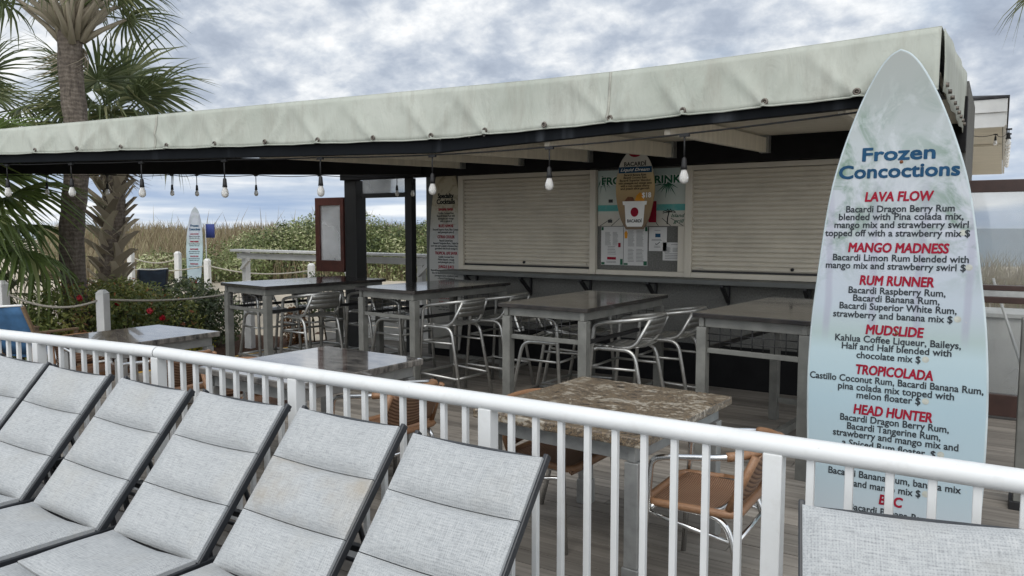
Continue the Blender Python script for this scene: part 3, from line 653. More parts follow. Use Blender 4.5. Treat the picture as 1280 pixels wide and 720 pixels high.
def make_lounger(label, loc, rz):
    t = thing('sun_lounger', label, 'sun lounger', loc, rz, 'sun loungers along the white railing')
    W2 = 0.295; hz, hy = 0.30, 0.0
    A = R(49.5); Lb = 0.735
    by = lambda d: (hy + d * math.cos(A), hz + d * math.sin(A))
    f = MB()
    for sx in (-1, 1):
        x = sx * (W2 + 0.0)
        f.bar((x, -1.22, 0.305), (x, 0.52, 0.275), 0.022, 0.042)
        f.bar((x, 0.05, 0.285), (x, 0.55, 0.26), 0.020, 0.03)
    f.bar((-W2, -1.22, 0.305), (W2, -1.22, 0.305), 0.03, 0.03); f.bar((-W2, 0.50, 0.27), (W2, 0.50, 0.27), 0.03, 0.03); f.bar((-W2, 0.05, 0.245), (W2, 0.05, 0.245), 0.025, 0.025)
    f.build('base_frame', 'dark_metal', t, bevel=0.004)
    for sx in (-1, 1):
        for yy in (-1.12, 0.42):
            l = MB(); l.bar((sx * (W2 - .03), yy, 0.29), (sx * (W2 - .01), yy + (0.05 if yy > 0 else -0.05), 0.0), 0.03, 0.022, (0, 1, 0)); l.build('leg', 'dark_metal', t, bevel=0.004)
    bf = MB()
    for sx in (-1, 1):
        a0 = by(-0.02); a1 = by(Lb + 0.012); bf.bar((sx * W2, a0[0] + .004, a0[1] - .005), (sx * W2, a1[0] + .004, a1[1] - .005), 0.018, 0.032, (0, -math.sin(A), math.cos(A)))
    a1 = by(Lb); bf.bar((-W2, a1[0] + .012, a1[1] - .02), (W2, a1[0] + .012, a1[1] - .02), 0.022, 0.02)
    bf.build('backrest_frame', 'dark_metal', t, bevel=0.004)
    pr = MB(); m0 = by(0.42); 
    for sx in (-.18, .18): pr.tube([(sx, m0[0] + .02, m0[1] - .03), (sx, 0.40, 0.27)], 0.011, 6)
    pr.tube([(-.20, 0.40, 0.27), (.20, 0.40, 0.27)], 0.010, 6); pr.build('recline_strut', 'dark_metal', t)
    Ls = (0.245, 0.245, 0.238); d = 0.0
    for i, Lx in enumerate(Ls):
        o = pad_mesh(Lx - 0.004, 0.588).build('back_pad', 'sling_weave', t); o.location = (0, by(d)[0] - .012, by(d)[1] + .010); o.rotation_euler = (A, 0, 0); d += Lx
    yy = -0.012
    for Lx in (0.40, 0.40, 0.38):
        yy -= Lx; o = pad_mesh(Lx - 0.004, 0.588, 0.022).build('seat_pad', 'sling_weave', t); o.location = (0, yy, 0.318 + 0.02 * (-yy) * 0.3); o.rotation_euler = (R(-1.0), 0, 0)
    return t
HY = 1.81
lounger = make_lounger('padded grey sun lounger directly under the right rail post of the second bay, fifth whole backrest from the left', (-1.62, HY, 0), 0)
lounger["label"] = 'pale grey padded sun lounger nearest the camera left of the gap, widest of the row'
for x, dy, rz, lab in ((-5.06, 0, 0, 'grey padded sun lounger cut off by the left picture edge'), (-4.375, -0.01, 0.01, 'grey padded sun lounger second in the row from the left edge'),
                  (-3.675, 0, R(-1.2), 'grey padded sun lounger third in the row from the left edge'), (-3.0, 0.03, R(.8), 'grey padded sun lounger in the middle of the row, fourth from the left edge'),
                  (-2.33, 0.05, R(-.6), 'grey padded sun lounger with tan stains on its middle back pad'), (-0.06, 0.10, R(14), 'grey padded sun lounger alone at the right, turned in front of the tall menu board')):
    lo = dup(lounger, (x, HY + dy, 0), rz, lab)
    if 'tan stains' in lab:
        pads = [o for o in COL.objects if o.parent is lo and o.name.startswith('back_pad')]
        pads.sort(key=lambda o: o.location.z); pads[1].material_slots[0].link = 'OBJECT'; pads[1].material_slots[0].material = M['stained_weave']; pads[1]["label"] = 'back pad with tan stains'

# ------------------------------------------------------------------ TABLES
def high_table(label, cx, cy, rz, w=0.82, l=1.5, h=1.07, first=None):
    t = thing('high_table', label, 'bar table', (cx, cy, 0), rz, 'high tables in front of the bar')
    b = MB(); b.bb(-w / 2, w / 2, -l / 2, l / 2, h - 0.032, h); b.build('tabletop', 'dark_top', t, bevel=0.004)
    a = MB(); iw, il = w / 2 - 0.06, l / 2 - 0.06; z0, z1 = h - 0.10, h - 0.034
    for s in (-1, 1):
        a.bb(s * iw - .018, s * iw + .018, -il - .035, il + .035, z0, z1); a.bb(-iw + .02, iw - .02, s * il - .018, s * il + .018, z0, z1)
    a.build('apron', 'grey_paint', t, bevel=0.003)
    for sx in (-1, 1):
        for sy in (-1, 1):
            g = MB(); g.bb(sx * iw - .036, sx * iw + .036, sy * il - .036, sy * il + .036, 0, h - 0.102); g.build('leg', 'grey_paint', t, bevel=0.004)
    for s in (-1, 1):
        r = MB(); r.bb(-iw + .037, iw - .037, s * il - .016, s * il + .016, h - 0.285, h - 0.25); r.build('end_rail', 'grey_paint', t, bevel=0.003)
        q = MB(); n = 9
        for i in range(n): x = -iw + .05 + (2 * iw - .1) * i / (n - 1); q.tube([(x, s * il, h - 0.255), (x, s * il, h - 0.1)], 0.0035, 5)
        for z in (h - 0.20, h - 0.15): q.tube([(-iw + .037, s * il, z), (iw - .037, s * il, z)], 0.0035, 5)
        q.build('wire_grid', 'black', t)
        r = MB(); r.bb(s * iw - .014, s * iw + .014, -il + .037, il - .037, h - 0.285, h - 0.255); r.build('side_rail', 'black', t, bevel=0.003)
    st = MB(); st.bb(-.025, .025, -il, il, 0.10, 0.158); st.bb(-iw + .037, iw - .037, il - .02, il + .02, 0.155, 0.20); st.bb(-iw + .037, -0.03, -il - .02, -il + .02, 0.155, 0.20)
    st.build('stretcher', 'grey_paint', t, bevel=0.003)
    return t
high_table('dark-topped high table at the far left beside the rose bed', -6.67, 6.03, R(-8), 0.9, 1.6)
high_table('dark-topped high table in front of the tall cocktail board', -5.05, 6.36, R(-5), 0.86, 1.5)
high_table('dark-topped high table under the left roller shutter, stools on both long sides', -2.95, 5.80, R(-2), 0.82, 1.5)
high_table('dark-topped high table without stools, partly behind the tall menu board', -1.33, 5.98, R(-6), 0.84, 1.6)
def low_table(label, cx, cy, rz, w, l, top, leg):
    h = 0.76; t = thing('low_table', label, 'dining table', (cx, cy, 0), rz, 'low tables behind the railing')
    b = MB(); n = 40; rows = []
    b.bb(-w / 2, w / 2, -l / 2, l / 2, h - 0.045, h); o = b.build('tabletop', top, t, bevel=0.007)
    a = MB(); iw, il = w / 2 - 0.075, l / 2 - 0.075
    for s in (-1, 1):
        a.bb(s * iw - .018, s * iw + .018, -il - .03, il + .03, h - 0.125, h - 0.047); a.bb(-iw + .02, iw - .02, s * il - .018, s * il + .018, h - 0.125, h - 0.047)
    a.build('apron', leg, t, bevel=0.003)
    for sx in (-1, 1):
        for sy in (-1, 1):
            g = MB(); g.bb(sx * iw - .034, sx * iw + .034, sy * il - .034, sy * il + .034, 0.15, h - 0.127); g.bb(sx * iw - .041, sx * iw + .041, sy * il - .041, sy * il + .041, 0, 0.149); g.build('leg', leg, t, bevel=0.004)
    return t
low_table('low table with brown marbled stone top, nearest the right side', -1.70, 3.57, R(-4), 0.95, 1.06, 'marbled_stone', 'galv')
low_table('low table with grey glossy stone top reflecting the sky, middle of the three', -3.89, 3.57, R(-2.5), 1.0, 1.1, 'grey_stone_top', 'galv')
low_table('low table with grey glossy stone top at the far left, half hidden by the railing', -6.22, 3.74, R(1), 0.9, 0.95, 'grey_stone_top', 'galv')

# ------------------------------------------------------------------ SEATING
def tube_seat(name, label, cat, group, hs, ha, w, kind, loc, rz):
    t = thing(name, label, cat, loc, rz, group); fx = 0.19; r = 0.016 if kind == 'stool' else 0.014; sp = 0.055 if kind == 'stool' else 0.03
    m = 'alu_dull' if kind == 'stool' else 'chrome'
    def armp(s): return [(fx + sp, s * (w + .02), 0), (fx - 0.01, s * w, ha - 0.02), (fx - .10, s * w, ha), (-.16, s * w, ha + .035)]
    L = armp(-1); Rr = armp(1)[::-1]
    arm = round_path(L + [(-.27, -w * .62, ha + .05), (-.285, 0, ha + .055), (-.27, w * .62, ha + .05)] + Rr, 0.11, 6)
    b = MB(); b.tube(arm, r, 8); b.build('arm_loop', m, t)
    for s in (-1, 1):
        b = MB(); wi = w - .035
        b.tube(round_path([(-.24 - sp, s * (w - .01), 0), (-.15, s * wi, hs - .02), (fx - .02, s * wi, hs - .02), (fx - .005, s * (w - .006), hs - .03)], 0.09, 6), r, 8); b.build('rear_leg', m, t)
        b = MB(); b.tube(round_path([(0.02, s * wi, hs - .005), (-.15, s * wi, hs + .0), (-.265, s * (wi - .03), ha + .035)], 0.09, 6), r * .9, 8); b.build('back_upright', m, t)
    st = MB()
    if kind == 'stool':
        zf = 0.26; k = 1 - zf / ha; fxx = fx + sp * k; rx = -.15 - (.09 + sp) * (1 - zf / hs)
        st.tube(round_path([(rx, -w - .0, zf - .02), (fxx, -w - .015, zf), (fxx, w + .015, zf), (rx, w, zf - .02)], 0.03, 4), r * .85, 8)
        st.tube([(rx, -w, zf - .02), (rx, w, zf - .02)], r * .8, 8)
        st.build('foot_ring', m, t); st = MB()
        z2 = hs - .17; st.tube([(fx + sp * .25, -w, z2), (fx + sp * .25, w, z2)], r * .7, 6)
        for s in (-1, 1): st.tube([(fx + sp * .25, s * w, z2), (-.15 - .10 * .25, s * (w - .03), z2)], r * .7, 6)
    else:
        for s in (-1, 1): sbr = MB(); sbr.tube([(-.2, s * (w - .03), hs - .13), (fx, s * w, hs - .05)], r * .8, 6); sbr.build('side_brace', m, t)
        st.tube([(-.2, -w + .03, hs - .12), (-.2, w - .03, hs - .12)], r * .8, 6)
    st.build('seat_brace' if kind == 'stool' else 'stretcher', m, t)
    if kind == 'stool':
        b = MB(); n = 6
        for i in range(n):
            x0 = -.18 + i * 0.064
            rows = [[(x0 + u * .058, (v - .5) * 2 * (w - .045), hs - 0.012 * (1 - (2 * v - 1) ** 2) + (0.01 if (i == 0 and u == 0) else 0) - (.012 if (i == n - 1 and u == 1) else 0)) for v in [k / 8 for k in range(9)]] for u in (0, 1)]
            b.grid(rows)
        b.build('seat', m, t, solid=0.006)
        b = MB()
        for i in range(3):
            zc = hs + .085 + i * (ha - hs - .05) / 3; rows = []
            for u in (0, 1):
                z = zc + u * 0.052; tt = (z - hs) / (ha - hs + .03); xb = -.17 - .09 * tt
                rows.append([(xb - .028 * (1 - (2 * v - 1) ** 2), (v - .5) * 2 * (w - .05), z) for v in [k / 8 for k in range(9)]])
            b.grid(rows)
        b.build('back_slats', m, t, solid=0.004)
    else:
        b = MB(); rows = []; N = 14
        for i in range(N + 1):
            u = i / N; x = -.20 + .43 * u; row = []
            for j in range(13):
                v = j / 12; e = min(u, 1 - u, v, 1 - v); z = hs + (-.030 * min(1, e / .22)) - (0.03 * max(0, (u - .85) / .15) ** 2)
                row.append((x, (v - .5) * 2 * (w - .025), z))
            rows.append(row)
        b.grid(rows); b.build('woven_seat', 'wicker', t, solid=0.014)
        rim = MB(); q = w - .025; rim.tube(round_path([(.0, -q, hs), (.22, -q, hs - .01), (.22, q, hs - .01), (-.2, q, hs), (-.2, -q, hs), (.0, -q, hs)], 0.06, 6), 0.019, 8); rim.build('seat_rim', 'wicker_wrap', t)
        b = MB(); rows = []
        for i in range(9):
            u = i / 8; z = hs + .04 + (ha + .04 - hs - .04) * u; xb = -.165 - .105 * u
            rows.append([(xb - .035 * (1 - (2 * v - 1) ** 2), (v - .5) * 2 * (w - .035), z) for v in [k / 12 for k in range(13)]])
        b.grid(rows); b.build('woven_back', 'wicker', t, solid=0.014)
        wr = MB(); seg = [p for p in arm if p[0] < -.15]; wr.tube(seg, 0.021, 8)
        for s in (-1, 1): wr.tube([(-.165, s * (w - .03), hs + .02), (-.27, s * (w - .045), ha + .045)], 0.018, 8)
        wr.build('back_wrap', 'wicker_wrap', t)
    return t
SG = 'aluminium bar stools around the high tables'
stool = tube_seat('bar_stool', 'aluminium bar stool at the near right corner of the table under the left shutter', 'bar stool', SG, 0.74, 0.93, 0.245, 'stool', (-2.50, 5.62, 0), R(180))
for x, y, a, lab in ((-2.40, 6.30, 180, 'aluminium bar stool at the far right side of the table under the left shutter'),
                   (-3.22, 5.62, 3, 'aluminium bar stool tucked under the left shutter table, near left side'),
                   (-3.25, 6.22, -4, 'aluminium bar stool tucked under the left shutter table, far left side'),
                   (-4.50, 5.95, 176, 'aluminium bar stool pulled out right of the table before the cocktail board, nearer one'),
                   (-4.42, 6.62, 182, 'aluminium bar stool right of the table before the cocktail board, farther one'),
                   (-5.35, 6.15, 0, 'aluminium bar stool tucked in left of the table before the cocktail board'),
                   (-6.24, 5.72, 172, 'aluminium bar stool with slatted back, right of the table by the rose bed'),
                   (-6.05, 6.50, 172, 'aluminium bar stool between the two leftmost high tables, farther back'),
                   (-6.98, 5.75, -8, 'aluminium bar stool under the near left corner of the table by the rose bed'),
                   (-6.90, 6.40, -8, 'aluminium bar stool under the far left side of the table by the rose bed'),
                   (-0.90, 5.98, 186, 'aluminium bar stool mostly hidden behind the tall menu board')):
    dup(stool, (x, y, 0), R(a), lab)
WG = 'brown woven armchairs around the low tables'
chair = tube_seat('wicker_armchair', 'brown woven armchair with chrome arms, right of the brown marbled table', 'armchair', WG, 0.44, 0.66, 0.265, 'chair', (-1.10, 3.42, 0), R(180))
for x, y, a, lab in ((-2.02, 3.62, -2, 'brown woven armchair pushed under the left side of the brown marbled table'),
                   (-3.18, 3.50, 176, 'brown woven armchair right of the middle grey low table'),
                   (-4.35, 3.45, 5, 'brown woven armchair pushed under the left side of the middle grey table'),
                   (-5.38, 3.45, 184, 'brown woven armchair right of the far left low table'),
                   (-6.62, 3.55, 0, 'brown woven armchair left of the far left low table')):
    dup(chair, (x, y, 0), R(a), lab)

# ------------------------------------------------------------------ BIG MENU BOARD
def outline(prof):
    return [(w, h) for w, h in prof] + [(-w, h) for w, h in prof[::-1] if w > 0]
def interp_prof(pr, n=40):
    out = []
    h0, h1 = pr[0][1], pr[-1][1]
    for i in range(n + 1):
        h = h0 + (h1 - h0) * (i / n) ** 0.9
        for (a, ha), (c, hc) in zip(pr, pr[1:]):
            if ha <= h <= hc + 1e-9:
                t = (h - ha) / (hc - ha); out.append((a + (c - a) * t, h)); break
    return out
def cat_prof(pr, n=8):
    pts = smooth_path([(a, h, 0) for a, h in pr], n); return [(max(0, p[0]), p[1]) for p in pts]
def sign_root(name, label, cat, loc, rx, rz, group=None):
    t = thing(name, label, cat, loc, 0, group); t.rotation_euler = (rx, 0, rz); return t
sb = sign_root('menu_surfboard', 'tall surfboard-shaped drinks menu board with pale beach print and blue title', 'menu board', (-0.47, 4.5, 0), R(90) - 0.12, 0)
pr = cat_prof([(0.405, 0), (0.425, 0.3), (0.440, 0.75), (0.430, 1.1), (0.402, 1.40), (0.352, 1.82), (0.296, 2.08), (0.205, 2.36), (0.12, 2.55), (0.055, 2.645), (0, 2.68)])
skew = lambda ol: [(x + .025 - .0262 * y, y) for x, y in ol]
b = MB(); b.prism(skew(outline(pr)), -0.016, 0.0); b.build('board', 'beach_print', sb, bevel=0.004)
edge = MB(); op = skew(outline(pr)); edge.tube([(x, y, -0.008) for x, y in op], 0.0085, 6, closed=True); edge.build('edge_band', 'sign_edge', sb)
TX = [('Frozen',-0.030,2.101,0.371,'T'),('Concoctions',-0.030,2.004,0.610,'T'),('LAVA FLOW',-0.016,1.860,0.338,'H'),('Bacardi Dragon Berry Rum',-0.013,1.791,0.537,'B'),('blended with Pina colada mix,',-0.010,1.747,0.616,'B'),('mango mix and strawberry swirl',-0.008,1.702,0.663,'B'),('topped off with a strawberry mix $',-0.028,1.655,0.719,'B'),('MANGO MADNESS',-0.010,1.573,0.496,'H'),('Bacardi Limon Rum blended with',-0.003,1.516,0.670,'B'),('mango mix and strawberry swirl $',-0.027,1.471,0.694,'B'),('RUM RUNNER',-0.007,1.389,0.364,'H'),('Bacardi Raspberry Rum,',-0.006,1.332,0.479,'B'),('Bacardi Banana Rum,',-0.006,1.288,0.427,'B'),('Bacardi Superior White Rum,',0.0,1.242,0.577,'B'),('strawberry and banana mix $',-0.024,1.194,0.592,'B'),('MUDSLIDE',-0.002,1.114,0.284,'H'),('Kahlua Coffee Liqueur, Baileys,',0.007,1.059,0.619,'B'),('Half and Half blended with',0.005,1.015,0.540,'B'),('chocolate mix $',-0.027,0.968,0.318,'B'),('TROPICOLADA',0.005,0.887,0.378,'H'),('Castillo Coconut Rum, Bacardi Banana Rum,',0.0,0.832,0.855,'B'),('pina colada mix topped with',0.012,0.787,0.570,'B'),('melon floater $',-0.016,0.744,0.316,'B'),('HEAD HUNTER',0.008,0.664,0.385,'H'),('Bacardi Dragon Berry Rum,',0.014,0.612,0.534,'B'),('Bacardi Tangerine Rum,',0.015,0.566,0.459,'B'),('strawberry and mango mix and',0.021,0.523,0.615,'B'),('a Spiced Rum floater. $',-0.005,0.471,0.461,'B'),('',0,0,0,'F'),('Castillo Coconut Rum,',0.017,0.355,0.419,'B'),('Bacardi Banana Rum, banana mix',0.025,0.304,0.649,'B'),('and mango mix $',0.0,0.251,0.330,'B'),('BBC',0.025,0.186,0.113,'H'),('Bacardi Banana Rum,',0.022,0.120,0.406,'B'),('Baileys blended',0.122,0.076,0.357,'B')]
blk = []; 
def flush():
    if blk: text_part('drink_description', blk, 'ink_grey', sb); blk.clear()
for s, cx, cy, w, k in TX:
    if k == 'B': blk.append(dict(s=s, width=w, size=0.053, bold=0.014, cx=cx, cy=cy, z=0.0017)); continue
    flush()
    if k == 'F': continue
    if k == 'T': text_part('title_lettering', [dict(s=s, width=w - .012, size=0.104, bold=0.026, cx=cx, cy=cy, z=0.0017)], 'ink_blue', sb)
    else: text_part('drink_name', [dict(s=s, width=w, size=0.074, bold=0.026, shear=0.12, cx=cx, cy=cy, z=0.0017)], 'ink_red', sb)
flush()
for s_, cx, cy, w, k in TX:
    if s_.endswith('$'):
        c_ = (min(cx + w / 2 + .024, (.30 if cy > 1.6 else .335)), cy + .002); b = MB(); b.prism([(c_[0] + 0.017 * math.cos(R(a)), c_[1] + .017 * math.sin(R(a))) for a in range(0, 360, 24)], 0.0005, 0.0012); b.build('price_patch', 'patch', sb)
for cx, cy in ((-0.012, 2.05), (0.01, 1.10)):
    b = MB(); b.lathe([(0.0, 0.006), (0.008, 0.005), (0.010, 0.0)], (cx, cy, 0.0), 10); b.build('screw', 'rust', sb)

# cocktail board on the wall
cb = sign_root('cocktail_surfboard', 'beige surfboard-shaped cocktail menu fixed left of the left roller shutter', 'menu board', (-6.01, 7.79, 0.10), R(90), 0)
pr = cat_prof([(0.20, 0), (0.25, 0.4), (0.278, 1.0), (0.268, 1.45), (0.225, 1.9), (0.15, 2.25), (0.05, 2.52), (0, 2.56)])
b = MB(); b.prism(outline(pr), -0.02, 0.0); b.build('board', 'sand_print', cb, bevel=0.003)
text_part('title_lettering', [dict(s='Specialty', width=0.25, size=0.085, bold=.03, cx=0.0, cy=1.985, z=.0017)], 'ink_black', cb)
text_part('title_lettering', [dict(s='Cocktails', width=0.29, size=0.085, bold=.03, cx=0, cy=1.91, z=.0017)], 'ink_black', cb)
yy = 1.81
for nm, lines in (('BAHAMA MAMA', ['Castillo Coconut Rum', 'Bacardi Banana Rum with', 'pineapple and orange', 'with a splash $']), ('BLUE HAWAII', ['Bacardi Superior Rum, Blue Curacao', 'and pineapple juice $']), ('CITRUS COOLER', ['Bacardi Limon Rum', 'Bacardi Tangerine Rum, Triple Sec', 'sour mix and a splash of lemon lime soda', 'garnished with fresh orange $']),
                  ('TROPICAL LIFE SAVER', ['Castillo Coconut Rum', 'Melon liqueur, orange', 'and pineapple juice $']), ('JUNGLE JUICE', ['Bacardi Raspberry Rum, Bacardi Limon Rum', 'Bacardi Banana Rum, Blackberry brandy', 'pineapple juice, cranberry and', 'a Spiced Rum floater $'])):
    text_part('drink_name', [dict(s=nm, size=0.052, bold=.02, width=min(0.36, 0.021 * len(nm)), cx=0, cy=yy, z=.0017)], 'ink_red', cb); yy -= .048
    blkk = []
    for li in lines: blkk.append(dict(s=li, size=0.036, bold=.006, width=min(0.50, 0.0125 * len(li)), cx=0, cy=yy, z=.0017)); yy -= .034
    text_part('drink_description', blkk, 'ink_grey', cb); yy -= .026
text_part('title_lettering', [dict(s='Signature', width=0.31, size=0.095, bold=.03, cx=0.0, cy=yy - .02, z=.0017)], 'ink_black', cb); text_part('title_lettering', [dict(s='Margaritas', width=0.34, size=0.095, bold=.03, cx=0, cy=yy - .105, z=.0017)], 'ink_black', cb); yy -= .20
text_part('drink_description', [dict(s='frozen or on the rocks', size=.034, bold=.005, width=.26, cx=0, cy=yy, z=.0017)], 'ink_red', cb)
text_part('drink_name', [dict(s='OCEAN BREEZE', size=.052, bold=.02, width=.24, cx=0, cy=yy - .06, z=.0017)], 'ink_red', cb)
text_part('drink_description', [dict(s='Tequila, Triple Sec, Blue Curacao', size=.036, bold=.006, width=.40, cx=0, cy=yy - .11, z=.0017), dict(s='sour mix and lime $', size=.036, bold=.006, width=.26, cx=0, cy=yy - .145, z=.0017)], 'ink_grey', cb)
b = MB(); b.bb(-6.35, -5.72, 7.814, 7.836, 0.45, 2.33); tag(b.build('backing_panel', 'counter', world=True), 'dark grey panel behind the beige cocktail menu board', 'wall panel')

# banner FROZEN DRINKS
bn = sign_root('drinks_banner', 'wide lagoon-print FROZEN DRINKS banner between the two roller shutters', 'banner', (-3.335, 7.825, 1.692), R(90), 0)
b = MB(); b.bb(-0.53, 0.53, 0, 0.62, -0.008, 0.0); b.build('panel', 'lagoon_print', bn)
text_part('title_outline', [dict(s='FROZEN DRINKS', width=1.00, size=.118, bold=.055, cx=0.01, cy=.505, z=.0012)], 'ink_white', bn)
text_part('title_lettering', [dict(s='FROZEN DRINKS', width=0.98, size=.115, bold=.03, cx=0.01, cy=.505, z=.003)], 'ink_green', bn)
text_part('caption', [dict(s='Island', width=.15, size=.055, bold=.01, shear=.3, cx=.42, cy=.115, z=.0015)], 'ink_green', bn)
text_part('caption', [dict(s='grill', width=.12, size=.055, bold=.01, shear=.3, cx=.43, cy=.055, z=.0015)], 'ink_green', bn)
for k in range(8): b = MB(); b.bar((-.5 + k * .14, 0.002, .0012), (-.36 + k * .10, .085, .0012), .006, .001); b.build('printed_plank', 'ink_grey', bn)
b = MB(); b.tube([(.30, .02, .002), (.305, .09, .002), (.32, .15, .002)], .006, 5)
for a in (20, 70, 110, 160, 200, -10): b.tube([(.32, .15, .002), (.32 + .05 * math.cos(R(a)), .155 + .03 * math.sin(R(a)), .002), (.32 + .075 * math.cos(R(a)), .145 + .02 * math.sin(R(a)), .002)], .004, 4)
b.build('printed_palm', 'ink_black', bn)
def printed_frond(cx, cy, a0, a1, L):
    b = MB(); n = 12
    for i in range(n):
        a = R(a0 + (a1 - a0) * i / (n - 1)); d = Vector((math.cos(a), math.sin(a), 0)); s_ = Vector((-d.y, d.x, 0)); LL = L * (0.75 + .25 * math.sin(i * 2.3))
        c = Vector((cx, cy, .0016)); b.add([c + s_ * .003, c + d * LL * .5 + s_ * .006, c + d * LL, c + d * LL * .5 - s_ * .006, c - s_ * .003], [(0, 1, 2, 3, 4)])
    return b.build('printed_frond', 'ink_green', bn)
printed_frond(-.48, .56, -30, -110, .20); printed_frond(.30, .47, 180, 330, .18)
for cx, cy in ((-.37, .28), (-.375, .055)):
    b = MB(); b.bb(cx - .025, cx + .025, cy - .018, cy + .018, .001, .006); b.build('cover_plate', 'black', bn)
b = MB(); b.bb(.085, .175, .04, .27, .001, .003); b.build('printed_drink', 'ink_red', bn)

# round-shouldered rum board hanging from the header
rb = sign_root('rum_board', 'small brown hanging board with a white cup and $18 price', 'hanging sign', (-3.30, 7.56, 1.655), R(90), 0)
pr = cat_prof([(0.10, 0), (0.165, 0.12), (0.21, 0.30), (0.222, 0.45), (0.205, 0.60), (0.165, 0.72), (0.11, 0.795), (0.085, 0.815), (0, 0.82)])
b = MB(); b.prism(outline(pr), -0.012, 0.0); b.build('board', 'golden_print', rb, bevel=0.002)
text_part('brand_lettering', [dict(s='BACARD\u00cd', width=.25, size=.062, bold=.015, cx=0, cy=.695, z=.0015)], 'ink_black', rb)
text_part('script_lettering', [dict(s='Liquid Dream', width=.33, size=.045, bold=.012, shear=.35, cx=0, cy=.635, z=.0022)], 'ink_white', rb)
b = MB(); b.bb(-.19, .19, .60, .665, .0004, .001); b.build('blue_band', 'ink_blue', rb)
text_part('recipe_lettering', [dict(s=q, width=w_, size=.033, bold=.012, cx=0, cy=c_, z=.0015) for q, w_, c_ in (('Bacardi Banana Rum', .25, .580), ('Bacardi Coconut Rum', .26, .552), ('Bacardi Superior blended', .35, .522), ('with pineapple and orange juice', .38, .493), ('with a rum soaked cherry', .33, .464), ('and peach slice garnish', .33, .436))], 'ink_black', rb)
text_part('price_lettering', [dict(s='$18', width=.10, size=.075, bold=.02, cx=.135, cy=.365, z=.0022)], 'ink_white', rb)
b = MB(); b.prism([(0.078 * math.cos(R(a)), 0.82 + 0.055 * math.sin(R(a))) for a in range(180, 361, 15)], 0.0006, 0.0016); b.build('red_roundel', 'ink_red', rb)
b = MB(); b.prism([(-.085, .03), (.085, .03), (.10, .06), (.115, .26), (.135, .262), (.14, .30), (-.14, .30), (-.135, .262), (-.115, .26), (-.10, .06)], .0006, .0018); b.build('cup_picture', 'ink_white', rb)
b = MB(); b.prism([(.045 * math.cos(R(a)), .185 + .05 * math.sin(R(a))) for a in range(0, 360, 15)], .002, .003); b.build('cup_roundel', 'ink_red', rb)
text_part('cup_lettering', [dict(s='BACARD\u00cd', width=.165, size=.045, bold=.02, cx=0, cy=.092, z=.0026)], 'ink_black', rb)
b = MB(); b.prism([(.0, .305), (.11, .30), (.115, .36), (.06, .395), (.02, .36)], .0006, .0016); b.build('pineapple_picture', 'ink_orange', rb)
b = MB(); b.prism([(-.12, .303), (.0, .303), (-.02, .345), (-.08, .35)], .0006, .0016); b.build('cherry_picture', 'rust', rb)
b = MB(); b.tube([(-.04, .80, -.006), (-.04, .95, .0)], .0025, 5); b.tube([(.04, .80, -.006), (.04, .95, .0)], .0025, 5); b.build('hanging_wire', 'black', rb)

def poster(label, x0, x1, z0, z1, cols, cat='menu'):
    t = sign_root('menu_poster' if cat == 'menu' else 'notice_sheet', label, cat, ((x0 + x1) / 2, WY - 0.006, z0), R(90), 0)
    w, h = x1 - x0, z1 - z0; b = MB(); b.bb(-w / 2, w / 2, 0, h, -.003, 0); b.build('sheet', 'paper', t)
    rr = random.Random(int(x0 * 100))
    for cxa, cxb, ya, yb, step in cols:
        yy = ya; tb = MB()
        while yy < yb:
            xx = cxa
            e = cxb - rr.uniform(0, .25) * (cxb - cxa)
            tb.bb(xx * w - w / 2, e * w - w / 2, yy * h, yy * h + .0035, .0004, .0010); yy += step
        tb.build('print', 'ink_grey', t)
    return t, w, h
t, w, h = poster('left one of the two drinks menus posted under the FROZEN DRINKS banner', -3.824, -3.552, 1.255, 1.685, [(.18, .45, .52, .86, .03), (.53, .78, .52, .86, .03), (.3, .7, .28, .48, .04), (.25, .72, .06, .12, .03)])
b = MB(); b.bb(-.06, .05, .06, .09, .0004, .0012); b.build('red_picture', 'ink_red', t); b = MB(); b.bb(.075, .105, .20, .25, .0004, .0012); b.build('red_picture', 'ink_red', t)
b = MB(); b.bb(-w / 2 + .004, -w / 2 + .03, h - .04, h - .004, .0004, .0011); b.build('leaf_border', 'ink_green', t); b = MB(); b.bb(w / 2 - .035, w / 2 - .004, .004, .07, .0004, .0011); b.build('leaf_border', 'ink_green', t); b = MB(); b.bb(-w / 2 + .004, -w / 2 + .045, .004, .03, .0004, .0011); b.build('leaf_border', 'ink_green', t)
t, w, h = poster('right one of the two drinks menus posted under the FROZEN DRINKS banner', -3.545, -3.262, 1.255, 1.685, [(.18, .45, .5, .9, .028), (.53, .85, .5, .9, .028), (.18, .45, .1, .42, .035), (.53, .85, .1, .42, .035)])
b = MB(); b.prism([(-.13, .30), (-.10, .30), (-.095, .36), (-.115, .39), (-.135, .36)], .0004, .0012); b.build('drink_picture', 'ink_orange', t)
b = MB(); b.bb(w / 2 - .045, w / 2 - .004, .004, .05, .0004, .0011); b.build('leaf_border', 'ink_green', t); b = MB(); b.bb(w / 2 - .03, w / 2 - .004, h - .05, h - .004, .0004, .0011); b.build('leaf_border', 'ink_green', t); b = MB(); b.bb(-w / 2 + .004, -w / 2 + .05, .004, .025, .0004, .0011); b.build('leaf_border', 'ink_green', t)
t, w, h = poster('white notice with a small blue picture beside the drinks menus', -3.245, -3.04, 1.42, 1.68, [(.3, .7, .86, .9, .05), (.15, .85, .44, .52, .04), (.3, .7, .15, .22, .05)], 'notice')
b = MB(); b.bb(-.03, .03, .15, .19, .0004, .0012); b.build('blue_picture', 'ink_blue', t)
b = MB(); b.prism([(-.03, .085), (-.01, .075), (.02, .10), (.03, .10), (-.005, .07), (-.025, .07)], .0004, .0012); b.build('tick_mark', 'ink_black', t)
